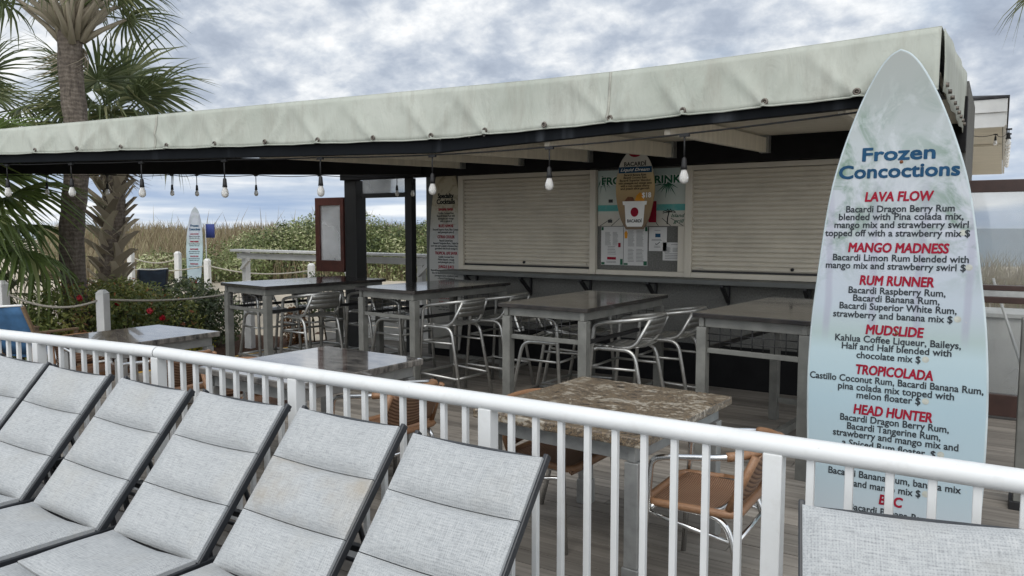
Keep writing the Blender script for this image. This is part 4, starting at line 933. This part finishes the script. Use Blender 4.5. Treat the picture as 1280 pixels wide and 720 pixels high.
t, w, h = poster('lower landscape white notice pinned right of the drinks menus', -3.085, -2.815, 1.32, 1.515, [(.35, .65, .88, .9, .05), (.08, .35, .45, .7, .06), (.42, .92, .5, .7, .06), (.1, .9, .1, .38, .09)], 'notice')

# ------------------------------------------------------------------ STRING LIGHTS
def string_lights(label, pts, zs, drop, sc=1.0, name='string_lights', sagz=0.02, ends=None):
    c = Vector(pts[len(pts) // 2]); t = thing(name, label, 'string lights', (c.x, c.y, c.z), 0)
    path = []
    allp = ([ends[0]] if ends else []) + list(pts) + ([ends[1]] if ends else [])
    for a, d in zip(allp, allp[1:]): path += sag(a, d, sagz, 8)[:-1]
    path.append(Vector(allp[-1])); b = MB(); b.tube(path, 0.006 * sc, 6); b.build('cable', 'cable', t, world=True)
    for i, p in enumerate(pts):
        p = Vector(p); s_ = MB(); dr = drop * (1 + 0.06 * math.sin(i * 5.1))
        s_.box((p.x, p.y, p.z - .008), (0.07 * sc, .02 * sc, .022 * sc)); s_.tube([p, p - Vector((0, 0, dr))], 0.006 * sc, 6)
        s_.lathe([(0.006 * sc, 0), (0.016 * sc, -.01 * sc), (0.020 * sc, -.06 * sc), (0.023 * sc, -.085 * sc), (0.0, -.085 * sc)], (p.x, p.y, p.z - dr), 10)
        so = s_.build('socket', 'cable', t, world=True)
        g = MB(); g.lathe([(0.0165 * sc, 0), (0.020 * sc, -.012 * sc), (0.030 * sc, -.038 * sc), (0.033 * sc, -.058 * sc), (0.029 * sc, -.080 * sc), (0.017 * sc, -.094 * sc), (0, -.099 * sc)], (p.x, p.y, p.z - dr - .083 * sc), 12)
        g.build('bulb', 'bulb_glass', so, world=True)
    return t
fp = []
for s in (1.50, 2.55, 3.66, 4.72, 5.72, 6.66, 7.52, 8.36, 9.2, 10.05):
    x, y = front(s); fp.append((x, y + 0.02, zbeam(x) - 0.012))
e0 = front(0.1); e1 = front(TOT - .3)
string_lights('string of large clear bulbs hanging along the front beam of the canopy', fp, 0, 0.155, ends=((e0[0], e0[1] + .02, zbeam(e0[0]) - .005), (e1[0], e1[1] + .02, zbeam(e1[0]) - .005)), sagz=0.006)
bp = [(-6.40, 7.60, 2.34), (-6.62, 7.55, 2.34)] + [(x, 7.44 + (x + 6.6) * .717, 2.343) for x in (-7.35, -8.0, -8.6, -8.85, -9.5, -10.1, -10.8)]
string_lights('string of small bulbs along the rear beam at the left', bp, 0, 0.12, 0.8, sagz=0.02)

# ------------------------------------------------------------------ RIGHT SIDE: windbreak, post, neighbouring roof
wr_ = thing('glass_windbreak', 'brown framed glass windbreak right of the tall menu board', 'glass screen', (1.5, 7.84, 0))
b = MB(); b.bb(-0.28, 3.6, 7.80, 7.88, 1.98, 2.085); b.build('top_rail', 'brown_frame', wr_, bevel=0.004, world=True)
b = MB(); b.bb(-0.28, 3.6, 7.80, 7.88, 1.13, 1.175); b.bb(-0.28, 3.6, 7.80, 7.88, 1.02, 1.075); b.build('mid_rail', 'brown_frame', wr_, bevel=0.004, world=True)
b = MB(); b.bb(-0.28, 3.6, 7.81, 7.87, 1.077, 1.128); b.build('joint_strip', 'alu', wr_, world=True)
b = MB(); b.bb(-0.28, 3.6, 7.80, 7.88, 0.03, 0.22); b.build('bottom_rail', 'brown_frame', wr_, bevel=0.004, world=True)
for xx in (1.4, 3.0):
    b = MB(); b.bb(xx, xx + .08, 7.79, 7.89, 0, 2.09); b.build('post', 'brown_frame', wr_, bevel=0.004, world=True)
b = MB(); b.bb(-0.26, 3.6, 7.836, 7.844, 1.176, 1.98); b.build('upper_pane', 'salty_glass', wr_, world=True)
b = MB(); b.bb(-0.26, 3.6, 7.836, 7.844, 0.221, 1.019); b.build('lower_pane', 'salty_glass', wr_, world=True)
gp = thing('grey_post', 'grey square timber post with a hanging rope at the right picture edge', 'post', (0.20, 5.40, 0))
b = MB(); b.bb(0.125, 0.265, 5.33, 5.47, 0.02, 1.14); b.build('shaft', 'grey_paint', gp, bevel=0.006, world=True)
b = MB(); b.bb(0.105, 0.285, 5.31, 5.49, 0, 0.05); b.build('foot', 'black', gp, bevel=0.003, world=True)
rp = thing('hanging_rope', 'thick pale twisted rope hanging from the grey post at the right', 'rope', (0.25, 5.3, 0.1))
b = MB(); b.tube([(0.215, 5.34, 0.72), (0.215, 5.31, 0.74), (0.225, 5.30, 0.68), (0.235, 5.30, 0.40), (0.235, 5.30, 0.10)], 0.017, 8); b.build('strand', 'rope', rp, world=True)
b = MB(); b.tube([(0.215, 5.329, 0.73), (0.215, 5.322, 0.73)], 0.028, 10); b.build('eyelet', 'black', rp, world=True)
nb = thing('neighbour_house', 'white eave and shingled roof corner of the house beyond the bar', 'house', (2.0, 14.5, 0))
b = MB(); b.bb(-2.6, -0.75, 12.6, 22, -0.2, 2.75); b.build('wall', 'siding', nb, world=True)
b = MB(); b.add([(-3.2, 11.8, 3.36), (0.02, 11.8, 3.36), (0.02, 22.5, 3.36), (-3.2, 22.5, 3.36), (-3.2, 13.5, 3.70), (-1.6, 13.5, 3.70), (-1.6, 20.8, 3.70), (-3.2, 20.8, 3.70)], [(0, 1, 5, 4), (1, 2, 6, 5), (2, 3, 7, 6), (4, 5, 6, 7)]); b.build('roof', 'roof_shingle', nb, solid=0.03, world=True)
b = MB(); b.bb(-3.2, 0.0, 11.82, 11.86, 3.17, 3.34); b.bb(-3.2, -0.02, 11.85, 11.89, 2.98, 3.168); b.bb(-0.04, 0.0, 11.862, 22.3, 3.0, 3.34); b.build('fascia', 'siding', nb, bevel=0.004, world=True)
b = MB(); b.add([(-3.2, 11.9, 2.985), (-0.045, 11.9, 2.985), (-0.045, 22.2, 2.985), (-3.2, 22.2, 2.985)], [(0, 3, 2, 1)])
b.bb(-0.80, -0.72, 11.9, 22, 2.93, 2.98); b.bb(-0.8, -0.05, 14.2, 14.25, 2.95, 2.98); b.build('soffit', 'soffit', nb, world=True)
b = MB(); 
string_lights('string of clear bulbs along the eave of the neighbouring house', [(0.03, 12.2 + .62 * i, 2.99) for i in range(8)], 0, 0.05, 1.0, sagz=0.03)
string_lights('second string of bulbs looped across the white soffit', [(-0.5, 12.0, 2.96), (-0.12, 12.3, 2.94)], 0, 0.03, 0.7, sagz=0.05, ends=((-0.9, 12.0, 2.95), (0.02, 12.5, 2.97)))
# things behind the glass
tub = thing('planter_box', 'pale grey box standing behind the glass windbreak', 'planter', (0.25, 9.6, -0.14))
b = MB(); b.bb(-0.12, 0.62, 9.35, 9.95, -0.14, 0.74); b.build('box', 'white_wood', tub, bevel=0.01, world=True)
b = MB(); b.bb(-0.15, 0.65, 9.32, 9.98, 0.742, 0.79); b.build('rim', 'white_wood', tub, bevel=0.006, world=True)
br = thing('broom', 'broom with straw bristles leaning behind the lower glass pane', 'broom', (0.25, 8.6, 0))
b = MB(); b.tube([(0.27, 8.55, 0.2), (-0.05, 9.25, 1.15)], 0.014, 8); b.build('handle', 'white_wood', br, world=True)
b = MB(); b.add([(0.19, 8.5, 0.0), (0.43, 8.5, 0.0), (0.43, 8.62, 0.0), (0.19, 8.62, 0.0), (0.25, 8.52, 0.22), (0.31, 8.52, 0.22), (0.31, 8.58, 0.22), (0.25, 8.58, 0.22)], [(0, 1, 5, 4), (1, 2, 6, 5), (2, 3, 7, 6), (3, 0, 4, 7), (4, 5, 6, 7)]); b.build('bristles', 'yellow_paint', br, world=True)

# ------------------------------------------------------------------ LEFT SIDE: rope fence, rails, far board, deck chairs
def rope_post(label, x, y, z0, h, w=0.115, tilt=0.0):
    t = thing('rope_post', label, 'fence post', (x, y, z0), R(20), 'white rope-fence posts'); b = MB()
    b.bb(-w / 2, w / 2, -w / 2, w / 2, -0.15, h - .05); k = w / 2 + .004
    o = b.build('shaft', 'white_wood', t, bevel=0.008)
    c = MB(); c.add([(-k, -k, h - .049), (k, -k, h - .049), (k, k, h - .049), (-k, k, h - .049), (-k * .45, -k * .45, h), (k * .45, -k * .45, h), (k * .45, k * .45, h), (-k * .45, k * .45, h)], [(0, 3, 2, 1), (0, 1, 5, 4), (1, 2, 6, 5), (2, 3, 7, 6), (3, 0, 4, 7), (4, 5, 6, 7)]); c.build('cap', 'white_wood', t, bevel=0.004)
    return t
posts = [(-9.97, 4.30, -0.1, 1.15), (-9.46, 5.22, -0.1, 1.0), (-9.30, 7.30, -0.1, 1.0), (-16.36, 9.70, 0.1, 1.05), (-15.48, 10.27, 0.25, 0.90), (-14.92, 10.62, 0.2, 0.79), (-16.1, 9.2, 0.1, 0.85), (-11.9, 10.9, 0.0, 0.95)]
plab = ['white capped post cut by the left picture edge', 'white capped post standing over the far left low table', 'white capped post behind the leftmost high table', 'white post farthest left on the sand path fence', 'slightly leaning white post left of the far surfboard sign', 'white post right of the far surfboard sign', 'short white post beside the palm with leaf bases', 'white post under the pale walkway railing']
for (x, y, z, h), lb in zip(posts, plab): rope_post(lb, x, y, z, h)
def rope(label, a, c, s):
    b = MB(); b.tube(sag(a, c, s, 14), 0.014, 6); tag(b.build('fence_rope', 'rope', world=True), label, 'rope', 'ropes strung between white posts')
rope('pale rope sagging between the two nearest white posts', (-9.94, 4.36, 0.88), (-9.47, 5.17, 0.77), 0.12)
rope('pale rope running right from the post over the far left table', (-9.45, 5.28, 0.77), (-9.30, 7.24, 0.75), 0.06)
rope('upper rope between the two posts left of the far surfboard', (-16.3, 9.74, 1.0), (-15.5, 10.25, 0.98), 0.1)
rope('rope from the short post past the far surfboard sign', (-16.05, 9.24, 0.82), (-14.95, 10.6, 0.83), 0.10)
rope('rope running right from the post beside the far surfboard', (-14.9, 10.65, 0.83), (-11.9, 10.85, 0.80), 0.12)
wk = thing('walkway_railing', 'white timber beach-walkway railing in front of the big hedge', 'railing', (-8.5, 8.6, 0))
b = MB(); b.bar((-11.07, 8.42, 1.29), (-6.45, 8.62, 1.27), 0.20, 0.04); b.build('cap_board', 'white_wood', wk, bevel=0.005, world=True)
b = MB(); b.bar((-11.0, 8.43, 1.20), (-6.45, 8.63, 1.18), 0.045, 0.10); b.build('sub_rail', 'white_wood', wk, bevel=0.004, world=True)
for xx in (-10.9, -8.55, -7.15):
    yy = 8.42 + (xx + 11.07) * 0.043
    b = MB(); b.bb(xx - .05, xx + .05, yy + .04, yy + .14, -.14, 1.265); po = b.build('post', 'white_wood', wk, bevel=0.004, world=True)
    b = MB(); b.bar((xx + .0, yy - .0, 0.98), (xx + .22, yy - .02, 1.14), 0.05, 0.05); b.build('brace', 'white_wood', po, world=True)
for k in range(4):
    b = MB(); b.bb(-9.0, -6.40, 8.50, 8.53, -.12 + k * .16, .028 + k * .16); b.build('skirt_board', 'white_wood', wk, bevel=0.003, world=True)
fs = sign_root('far_menu_surfboard', 'white surfboard menu standing far off on the sand path', 'menu board', (-15.19, 10.45, 0.27), R(86), R(22))
pr = cat_prof([(0.13, 0), (0.165, 0.3), (0.20, 0.8), (0.195, 1.2), (0.15, 1.55), (0.08, 1.78), (0, 1.89)])
b = MB(); b.prism(outline(pr), -.02, 0); b.build('board', 'beach_print', fs, bevel=.003)
text_part('title_lettering', [dict(s='Frozen', width=.2, size=.075, bold=.03, cx=0, cy=1.46, z=.002), dict(s='Concoctions', width=.27, size=.075, bold=.03, cx=0, cy=1.38, z=.002)], 'ink_blue', fs)
for i, y0 in enumerate((1.27, 1.10, 0.93, 0.77, 0.60)):
    text_part('drink_name', [dict(s=('LAVA FLOW', 'MANGO MADNESS', 'RUM RUNNER', 'MUDSLIDE', 'TROPICOLADA')[i], width=.2, size=.045, bold=.03, cx=0, cy=y0, z=.002)], 'ink_red', fs)
    text_part('drink_description', [dict(s='Bacardi Banana Rum', width=.27, size=.03, bold=.01, cx=0, cy=y0 - .05, z=.002), dict(s='blended with mix', width=.24, size=.03, bold=.01, cx=0, cy=y0 - .09, z=.002)], 'ink_grey', fs)
b = MB(); b.prism([(-.09, .02), (.07, .01), (.09, .12), (.05, .25), (-.02, .20), (-.10, .24)], .0006, .002); b.build('red_flower_print', 'ink_red', fs)
fl = thing('blue_flag', 'small dark blue flag on a pole behind the far surfboard sign', 'flag', (-15.18, 10.80, .1))
b = MB(); b.tube([(-15.20, 10.80, 0.1), (-15.20, 10.80, 1.78)], 0.012, 6); b.build('pole', 'white_wood', fl, world=True)
b = MB(); b.grid([[(-15.19 + .17 * u, 10.80 + .11 * u + .01 * math.sin(u * 6), 1.45 + .31 * v) for u in (0, .25, .5, .75, 1)] for v in (0, .5, 1)]); b.build('cloth', 'flag_blue', fl, solid=.004, world=True)
def deck_chair(label, loc, rz, fab, wood):
    t = thing('deck_chair', label, 'deck chair', loc, rz); w = .26
    b = MB()
    for s in (-1, 1):
        b.bar((s * w, .10, .38), (s * w, .34, .93), .035, .03); b.bar((s * w, .10, .38), (s * w, -.42, .42), .035, .03); b.bar((s * w, -.36, .62), (s * w, .24, .64), .05, .022)
    b.build('frame', wood, t, bevel=.004)
    for s in (-1, 1):
        for y0, y1 in ((-.34, -.38), (.20, .30)):
            l = MB(); l.bar((s * w, y0, .63), (s * w, y1, 0), .035, .03, (0, 1, 0)); l.build('leg', wood, t, bevel=.003)
    b = MB(); b.grid([[(u * w * 2 - w, .11 + .235 * v - .03 * (1 - (2 * u - 1) ** 2) * -1, .40 + .54 * v) for u in [k / 8 for k in range(9)]] for v in [k / 5 for k in range(6)]]); b.build('back_sling', fab, t, solid=.006)
    b = MB(); b.grid([[(u * w * 2 - w, -.42 + .52 * v, .425 - .03 * v - .03 * (1 - (2 * u - 1) ** 2)) for u in [k / 8 for k in range(9)]] for v in [k / 5 for k in range(6)]]); b.build('seat_sling', fab, t, solid=.006)
    b = MB(); b.tube([(-w, .345, .945), (0, .385, .93), (w, .345, .945)], .012, 6); b.build('piping', 'ink_white', t)
    return t
deck_chair('blue sling chair with teak arms at the left picture edge', (-8.72, 4.02, -.06), R(200), 'blue_fabric', 'teak')
deck_chair('dark navy sling chair half hidden behind the rose bushes', (-13.9, 8.6, -.05), R(250), 'navy_fabric', 'dark_metal')

# ------------------------------------------------------------------ VEGETATION
def leaf_cloud(lumps, n, size, seed, tilt=0.7, inner=0.25, zmin=None):
    rr = random.Random(seed); b = MB(); tot = [l[3] * l[4] for l in lumps]; sm = sum(tot)
    for _ in range(n):
        k = rr.random() * sm
        for l, wgt in zip(lumps, tot):
            k -= wgt
            if k <= 0: break
        cx, cy, cz, rx, rz_ = l
        while True:
            d = Vector((rr.gauss(0, 1), rr.gauss(0, 1), rr.gauss(0, 1)))
            if d.length > .01: break
        d.normalize(); f = 1 - inner * rr.random() ** 1.3
        p = Vector((cx + d.x * rx * f, cy + d.y * rx * f, cz + d.z * rz_ * f)) + Vector((rr.gauss(0, 1), rr.gauss(0, 1), rr.gauss(0, 1))) * size * .8
        if zmin is not None and p.z < zmin: continue
        nrm = (d + Vector((rr.gauss(0, tilt), rr.gauss(0, tilt), rr.gauss(0, tilt) + .35))).normalized()
        a = nrm.orthogonal().normalized(); ang = rr.random() * 6.283; u = (a * math.cos(ang) + nrm.cross(a) * math.sin(ang)); w = nrm.cross(u); s = size * rr.uniform(.6, 1.3)
        b.add([p - u * s, p + w * s * .42 - nrm * s * .1, p + u * s, p - w * s * .42 - nrm * s * .1], [(0, 1, 2, 3)], tone=min(1, max(0, rr.gauss(.5, .22) + .55 * noise.noise(p * 1.6))))
    return b
def shrub(name, label, cat, base, lumps, n, size, mat, seed, flowers=0, group=None):
    t = thing(name, label, cat, base, 0, group); b = leaf_cloud(lumps, n, size, seed, zmin=base[2] + .02); b.build('foliage', mat, t, world=True)
    st = MB(); rr = random.Random(seed + 1)
    for l in lumps:
        for _ in range(3):
            e = Vector((l[0] + rr.uniform(-.6, .6) * l[3], l[1] + rr.uniform(-.6, .6) * l[3], l[2] + rr.uniform(0, .5) * l[4])); bs = Vector(base) + Vector((rr.uniform(-.1, .1), rr.uniform(-.1, .1), -.05))
            m_ = bs.lerp(e, .5) + Vector((0, 0, .05)); st.tube([bs, m_, e], [.014, .010, .005], 5)
    st.build('stems', 'stem', t, world=True)
    for k in range(flowers):
        l = rr.choice(lumps); a = rr.uniform(-2.4, .6); d = Vector((math.cos(a) * .75, math.sin(a) * .75, rr.uniform(.1, .8))).normalized(); c = Vector((l[0] + d.x * l[3] * 1.03, l[1] + d.y * l[3] * 1.03, l[2] + d.z * l[4] * 1.03)); f = MB()
        for q in range(16):
            v = Vector((rr.gauss(0, 1), rr.gauss(0, 1), rr.gauss(0, 1))).normalized(); p = c + v * .025; u = v.orthogonal().normalized() * .028; w = v.cross(u)
            f.add([p - u - w, p + u - w, p + u + w, p - u + w], [(0, 1, 2, 3)])
        f.build('flower', 'petal', t, world=True)
    return t
hl = []
rr = random.Random(4)
for i in range(18):
    u = i / 17; s_ = 20.5; lat = -7.1 + 6.4 * u; x = -.54 * s_ + .84 * lat; y = .84 * s_ + .54 * lat
    top = 1.35 + .78 * min(1, u / .32) ** .6 + .18 * math.exp(-((u - .38) / .12) ** 2) - .25 * math.exp(-((u - .66) / .13) ** 2) + rr.uniform(-.07, .07) - .06
    q_ = rr.uniform(.8, 1.1); hl.append((x, y, top - .75 * q_, .8, .75 * q_)); hl.append((x + .35, y - .7 + rr.uniform(-.2, .2), top * .36, .85, .8)); hl.append((x + .1 + rr.uniform(-.2, .2), y - .35 + rr.uniform(-.3, .2), top * .68, .75, .5))
shrub('hedge', 'large rounded hedge with pale variegated leaves behind the white walkway railing', 'hedge', (-13.5, 15, .1), hl, 60000, .042, 'hedge_leaf', 5)
shrub('dark_shrub', 'dense dark green shrub at the left end of the leftmost high table', 'shrub', (-10.3, 7.0, -.1), [(-10.3, 7.0, .42, .50, .50), (-10.75, 7.25, .40, .45, .5), (-9.9, 7.2, .3, .4, .4)], 5500, .038, 'shrub_leaf', 7)
shrub('rose_bush', 'rose bush with bright red flowers behind the far left low table', 'rose bush', (-10.2, 6.0, -.1), [(-10.2, 6.05, .42, .50, .40), (-10.65, 6.15, .55, .45, .42), (-9.95, 6.5, .35, .42, .38)], 4500, .036, 'rose_leaf', 8, 4)
shrub('rose_bush', 'yellowish rose bush between the blue sling chair and the white post', 'rose bush', (-10.2, 5.0, -.1), [(-10.2, 4.95, .45, .42, .42), (-10.5, 5.4, .5, .45, .45), (-10.0, 4.6, .30, .35, .35)], 4000, .036, 'rose_leaf', 9, 4)
shrub('tall_rose_bush', 'tall loose rose bush below the palm with leaf bases', 'rose bush', (-11.6, 6.3, -.1), [(-11.6, 6.3, .48, .5, .42), (-11.95, 6.8, .42, .45, .4), (-12.5, 7.6, .35, .45, .4)], 4200, .038, 'rose_leaf', 10, 3)
shrub('golden_shrub', 'small golden-yellow shrub at the foot of the leftmost high table', 'shrub', (-8.75, 5.9, -.1), [(-8.75, 5.9, .12, .18, .20), (-8.9, 6.2, .1, .15, .15)], 700, .03, 'yellow_leaf', 12)
shrub('rust_shrub', 'small rust-coloured shrub in the mulch behind the leftmost high table', 'shrub', (-9.0, 7.9, -.1), [(-9.0, 7.9, .2, .2, .3)], 700, .035, 'orange_leaf', 13)
shrub('twiggy_shrub', 'thin shrub with red flowers in front of the white skirt boards', 'shrub', (-8.7, 8.1, -.1), [(-8.7, 8.1, .65, .35, .35)], 700, .035, 'shrub_leaf', 14, 2)
shrub('dune_shrub', 'low green shrub at the edge of the sand path', 'shrub', (-16.4, 11.6, .2), [(-16.4, 11.6, .65, .6, .4), (-15.6, 12.2, .6, .6, .4), (-17.6, 11.2, .7, .6, .4)], 3000, .05, 'hedge_leaf', 15)

# dune grass
b = MB(); rr = random.Random(21)
for _ in range(15000):
    s = rr.uniform(19, 31); lat = rr.uniform(-.62, 0.02) * s * (1.0) ; x = -.54 * s + .84 * lat; y = .84 * s + .54 * lat
    z = hfun(x, y) - .05; h = rr.uniform(.35, .8) * (1.9 if rr.random() < .015 else 1); a = rr.random() * 6.28; lean = rr.uniform(.08, .5) * h; w = rr.uniform(.008, .020)
    dx, dy = math.cos(a) * lean, math.sin(a) * lean; sx, sy = .84 * w, .54 * w
    b.add([(x - sx, y - sy, z), (x + sx, y + sy, z), (x + dx * .35 + sx * .8, y + dy * .35 + sy * .8, z + h * .6), (x + dx * .35 - sx * .8, y + dy * .35 - sy * .8, z + h * .6), (x + dx, y + dy, z + h)], [(0, 1, 2, 3), (3, 2, 4)], tone=min(1, max(0, rr.gauss(.5, .25))))
for _ in range(1800):
    s = rr.uniform(13.5, 26); lat = rr.uniform(.56, .80) * s; x = -.54 * s + .84 * lat; y = .84 * s + .54 * lat; z = hfun(x, y) - .05; h = rr.uniform(.4, 1.15); a = rr.random() * 6.28; lean = rr.uniform(.08, .5) * h; w = rr.uniform(.006, .014)
    dx, dy = math.cos(a) * lean, math.sin(a) * lean; sx, sy = .84 * w, .54 * w
    b.add([(x - sx, y - sy, z), (x + sx, y + sy, z), (x + dx * .35 + sx * .8, y + dy * .35 + sy * .8, z + h * .6), (x + dx * .35 - sx * .8, y + dy * .35 - sy * .8, z + h * .6), (x + dx, y + dy, z + h)], [(0, 1, 2, 3), (3, 2, 4)], tone=min(1, max(0, rr.gauss(.5, .25))))
struct(b.build('dune_grass', 'dune_grass'), 'stuff')

# fan palms
def fan(seed, blade=0.95, pet=0.8, nleaf=30, spread=250, droop=0.5, width=.021):
    rr = random.Random(seed); b = MB()
    pp = [Vector((0, pet * t, -.10 * pet * t * t)) for t in (0, .33, .66, 1)]
    b.tube(pp, [.024, .017, .014, .011], 6)
    tip = pp[-1]
    for i in range(nleaf):
        a = R(-spread / 2 + spread * i / (nleaf - 1)) + rr.gauss(0, .03); L = blade * (.68 + .32 * math.cos(a * .55)) * rr.uniform(.9, 1.06)
        d = Vector((math.sin(a), math.cos(a), 0)); s_ = Vector((d.y, -d.x, 0)); tn = min(1, max(0, rr.gauss(.5, .22))); dr = droop * rr.uniform(.6, 1.5); bent = rr.random() < .35
        vs = []
        for k, (t, w) in enumerate(((.02, .25), (.22, .8), (.42, 1), (.62, .8), (.82, .45), (1.0, .04))):
            dz = -dr * L * (t ** 2.4) * .8 + .10 * L * t * (1 - t) - .04 * abs(math.sin(a)) * t
            if bent and t > .6: dz -= (t - .6) * L * .5
            fwd = t * L * (1 - .22 * dr * t * t) * (0.93 if (bent and t > .7) else 1)
            c = tip + d * fwd + Vector((0, 0, dz)); ww = width * w
            vs += [c - s_ * ww + Vector((0, 0, .3 * ww)), c + Vector((0, 0, -.35 * ww)), c + s_ * ww + Vector((0, 0, .3 * ww))]
        fs = []
        for k in range(5):
            o = k * 3; fs += [(o, o + 1, o + 4, o + 3), (o + 1, o + 2, o + 5, o + 4)]
        b.add(vs, fs, False, tone=tn)
    return b
fan_meshes = {}
def fan_mesh(kind, i):
    if (kind, i) not in fan_meshes:
        kw = {'palm_leaf': dict(droop=.45, blade=.95), 'palm_young': dict(droop=.7, blade=1.05, pet=.9, width=.027, spread=230), 'palm_dry': dict(droop=1.1, blade=.7, pet=.6, spread=140, nleaf=18, width=.018)}[kind]
        me = fan(100 + i * 7 + len(kind), **kw).mesh('frond'); me.materials.append(M[kind]); fan_meshes[(kind, i)] = me
    return fan_meshes[(kind, i)]
def frond(parent, kind, i, loc, az, el, scale=1.0, roll=0.0, name='frond'):
    o = bpy.data.objects.new(name, fan_mesh(kind, i % 5)); COL.objects.link(o); o.parent = parent; o.location = loc
    o.rotation_euler = (Matrix.Rotation(R(az), 4, 'Z') @ Matrix.Rotation(R(el), 4, 'X') @ Matrix.Rotation(R(roll), 4, 'Y')).to_euler(); o.scale = (scale,) * 3
    return o
def palm(label, base, top, r0, r1, fronds, boots=0, dry=0, kind='palm_leaf', fsc=1.0, seed=1, petl=0, boot_from=.1, elr=(-35, 70)):
    t = thing('palm_tree', label, 'palm tree', base, 0); bx, by_, bz = base; T = Vector(top) - Vector(base); rr = random.Random(seed)
    n = 26; pts = [T * (i / n) + Vector((.03 * math.sin(i * .5), .03 * math.cos(i * .4), 0)) for i in range(n + 1)]
    b = MB(); b.tube(pts, [(r0 + (r1 - r0) * (i / n)) * (1 + .05 * math.sin(i * 2.7) + (.25 if i == 0 else 0)) for i in range(n + 1)], 18); b.build('trunk', 'palm_trunk', t)
    if boots:
        for k in range(boots):
            u = boot_from + (1 - boot_from) * k / boots; c = T * u; a = k * 2.399; rad = r0 + (r1 - r0) * u; out = Vector((math.cos(a), math.sin(a), 0)); sd_ = Vector((-out.y, out.x, 0)); L = rr.uniform(.24, .33); lean = (-1 if k % 2 else 1) * rr.uniform(.7, 1.2)
            p0 = c + out * rad * .8; p1 = p0 + out * (.07 + .05 * rr.random()) + Vector((0, 0, L * .55)) + sd_ * lean * L * .4; p2 = p1 + out * .07 + Vector((0, 0, L * .45)) + sd_ * lean * L * .5
            q = MB(); w0, w1, w2 = .10, .07, .045
            q.add([p0 - sd_ * w0, p0 + sd_ * w0, p1 + sd_ * w1, p1 - sd_ * w1, p2 + sd_ * w2, p2 - sd_ * w2, p0 - sd_ * w0 - out * .03, p0 + sd_ * w0 - out * .03, p1 + sd_ * w1 - out * .03, p1 - sd_ * w1 - out * .03, p2 + sd_ * w2 - out * .025, p2 - sd_ * w2 - out * .025],
                  [(0, 1, 2, 3), (3, 2, 4, 5), (7, 6, 9, 8), (8, 9, 11, 10), (1, 7, 8, 2), (2, 8, 10, 4), (6, 0, 3, 9), (9, 3, 5, 11), (4, 10, 11, 5)], tone=rr.random())
            q.build('leaf_base', 'palm_dry', t)
    if petl:
        for k in range(petl):
            a = k * 2.399; out = Vector((math.cos(a), math.sin(a), 0)); c = T * (1 - .10 * rr.random()) + out * r1 * .8; el = rr.uniform(.5, 1.2)
            q = MB(); q.tube([c, c + out * .28 * math.cos(el) + Vector((0, 0, .30 * math.sin(el))), c + out * .62 * math.cos(el * .9) + Vector((0, 0, .62 * math.sin(el)))], [.055, .034, .020], 6); q.build('leaf_base', 'palm_dry', t)
    for k in range(fronds):
        az = k * 137.5 + rr.uniform(-12, 12); el = elr[0] + (elr[1] - elr[0]) * ((k + .5) / fronds) + rr.uniform(-8, 8)
        frond(t, kind, k, T * (1 - .03 * rr.random()), az, el, fsc * rr.uniform(.85, 1.12), rr.uniform(-25, 25))
    for k in range(dry):
        frond(t, 'palm_dry', k, T * (1 - .05 * rr.random()), k * 137.5 + 40, rr.uniform(-80, -50), fsc * rr.uniform(.7, 1), rr.uniform(-30, 30), 'dry_frond')
    return t
palm('tall palm with bare ringed trunk rising through the canopy gap at left', (-10.8, 5.55, -.12), (-10.67, 5.65, 4.62), .160, .150, 15, 0, 1, fsc=1.0, seed=3, petl=44, elr=(12, 78))
palm('palm covered in criss-cross leaf bases, right of the bare trunk', (-12.35, 6.95, -.12), (-12.20, 7.0, 3.30), .16, .16, 24, 97, 3, fsc=1.0, seed=5, elr=(-12, 75))
palm('short palm with big drooping green fans at the left edge', (-11.45, 4.2, -.12), (-11.4, 4.15, 1.75), .16, .15, 28, 16, 5, kind='palm_young', fsc=1.05, seed=8, boot_from=.3, elr=(-65, 70))
palm('palm behind the bare trunk whose fans show over the canopy at far left', (-13.4, 5.35, -.12), (-13.3, 5.4, 3.35), .16, .15, 13, 20, 1, fsc=0.95, seed=12, boot_from=.4, elr=(-5, 75))
palm('low fan palm filling the shade between the trunks', (-12.6, 5.3, -.12), (-12.6, 5.3, .8), .14, .13, 12, 10, 3, fsc=.75, seed=14, elr=(-40, 75))
palm('palm at the right whose frond tips hang into the upper right corner', (1.45, 10.5, -.14), (1.42, 10.5, 5.0), .17, .16, 16, 0, 1, fsc=1.05, seed=17, petl=14, elr=(-32, 65))
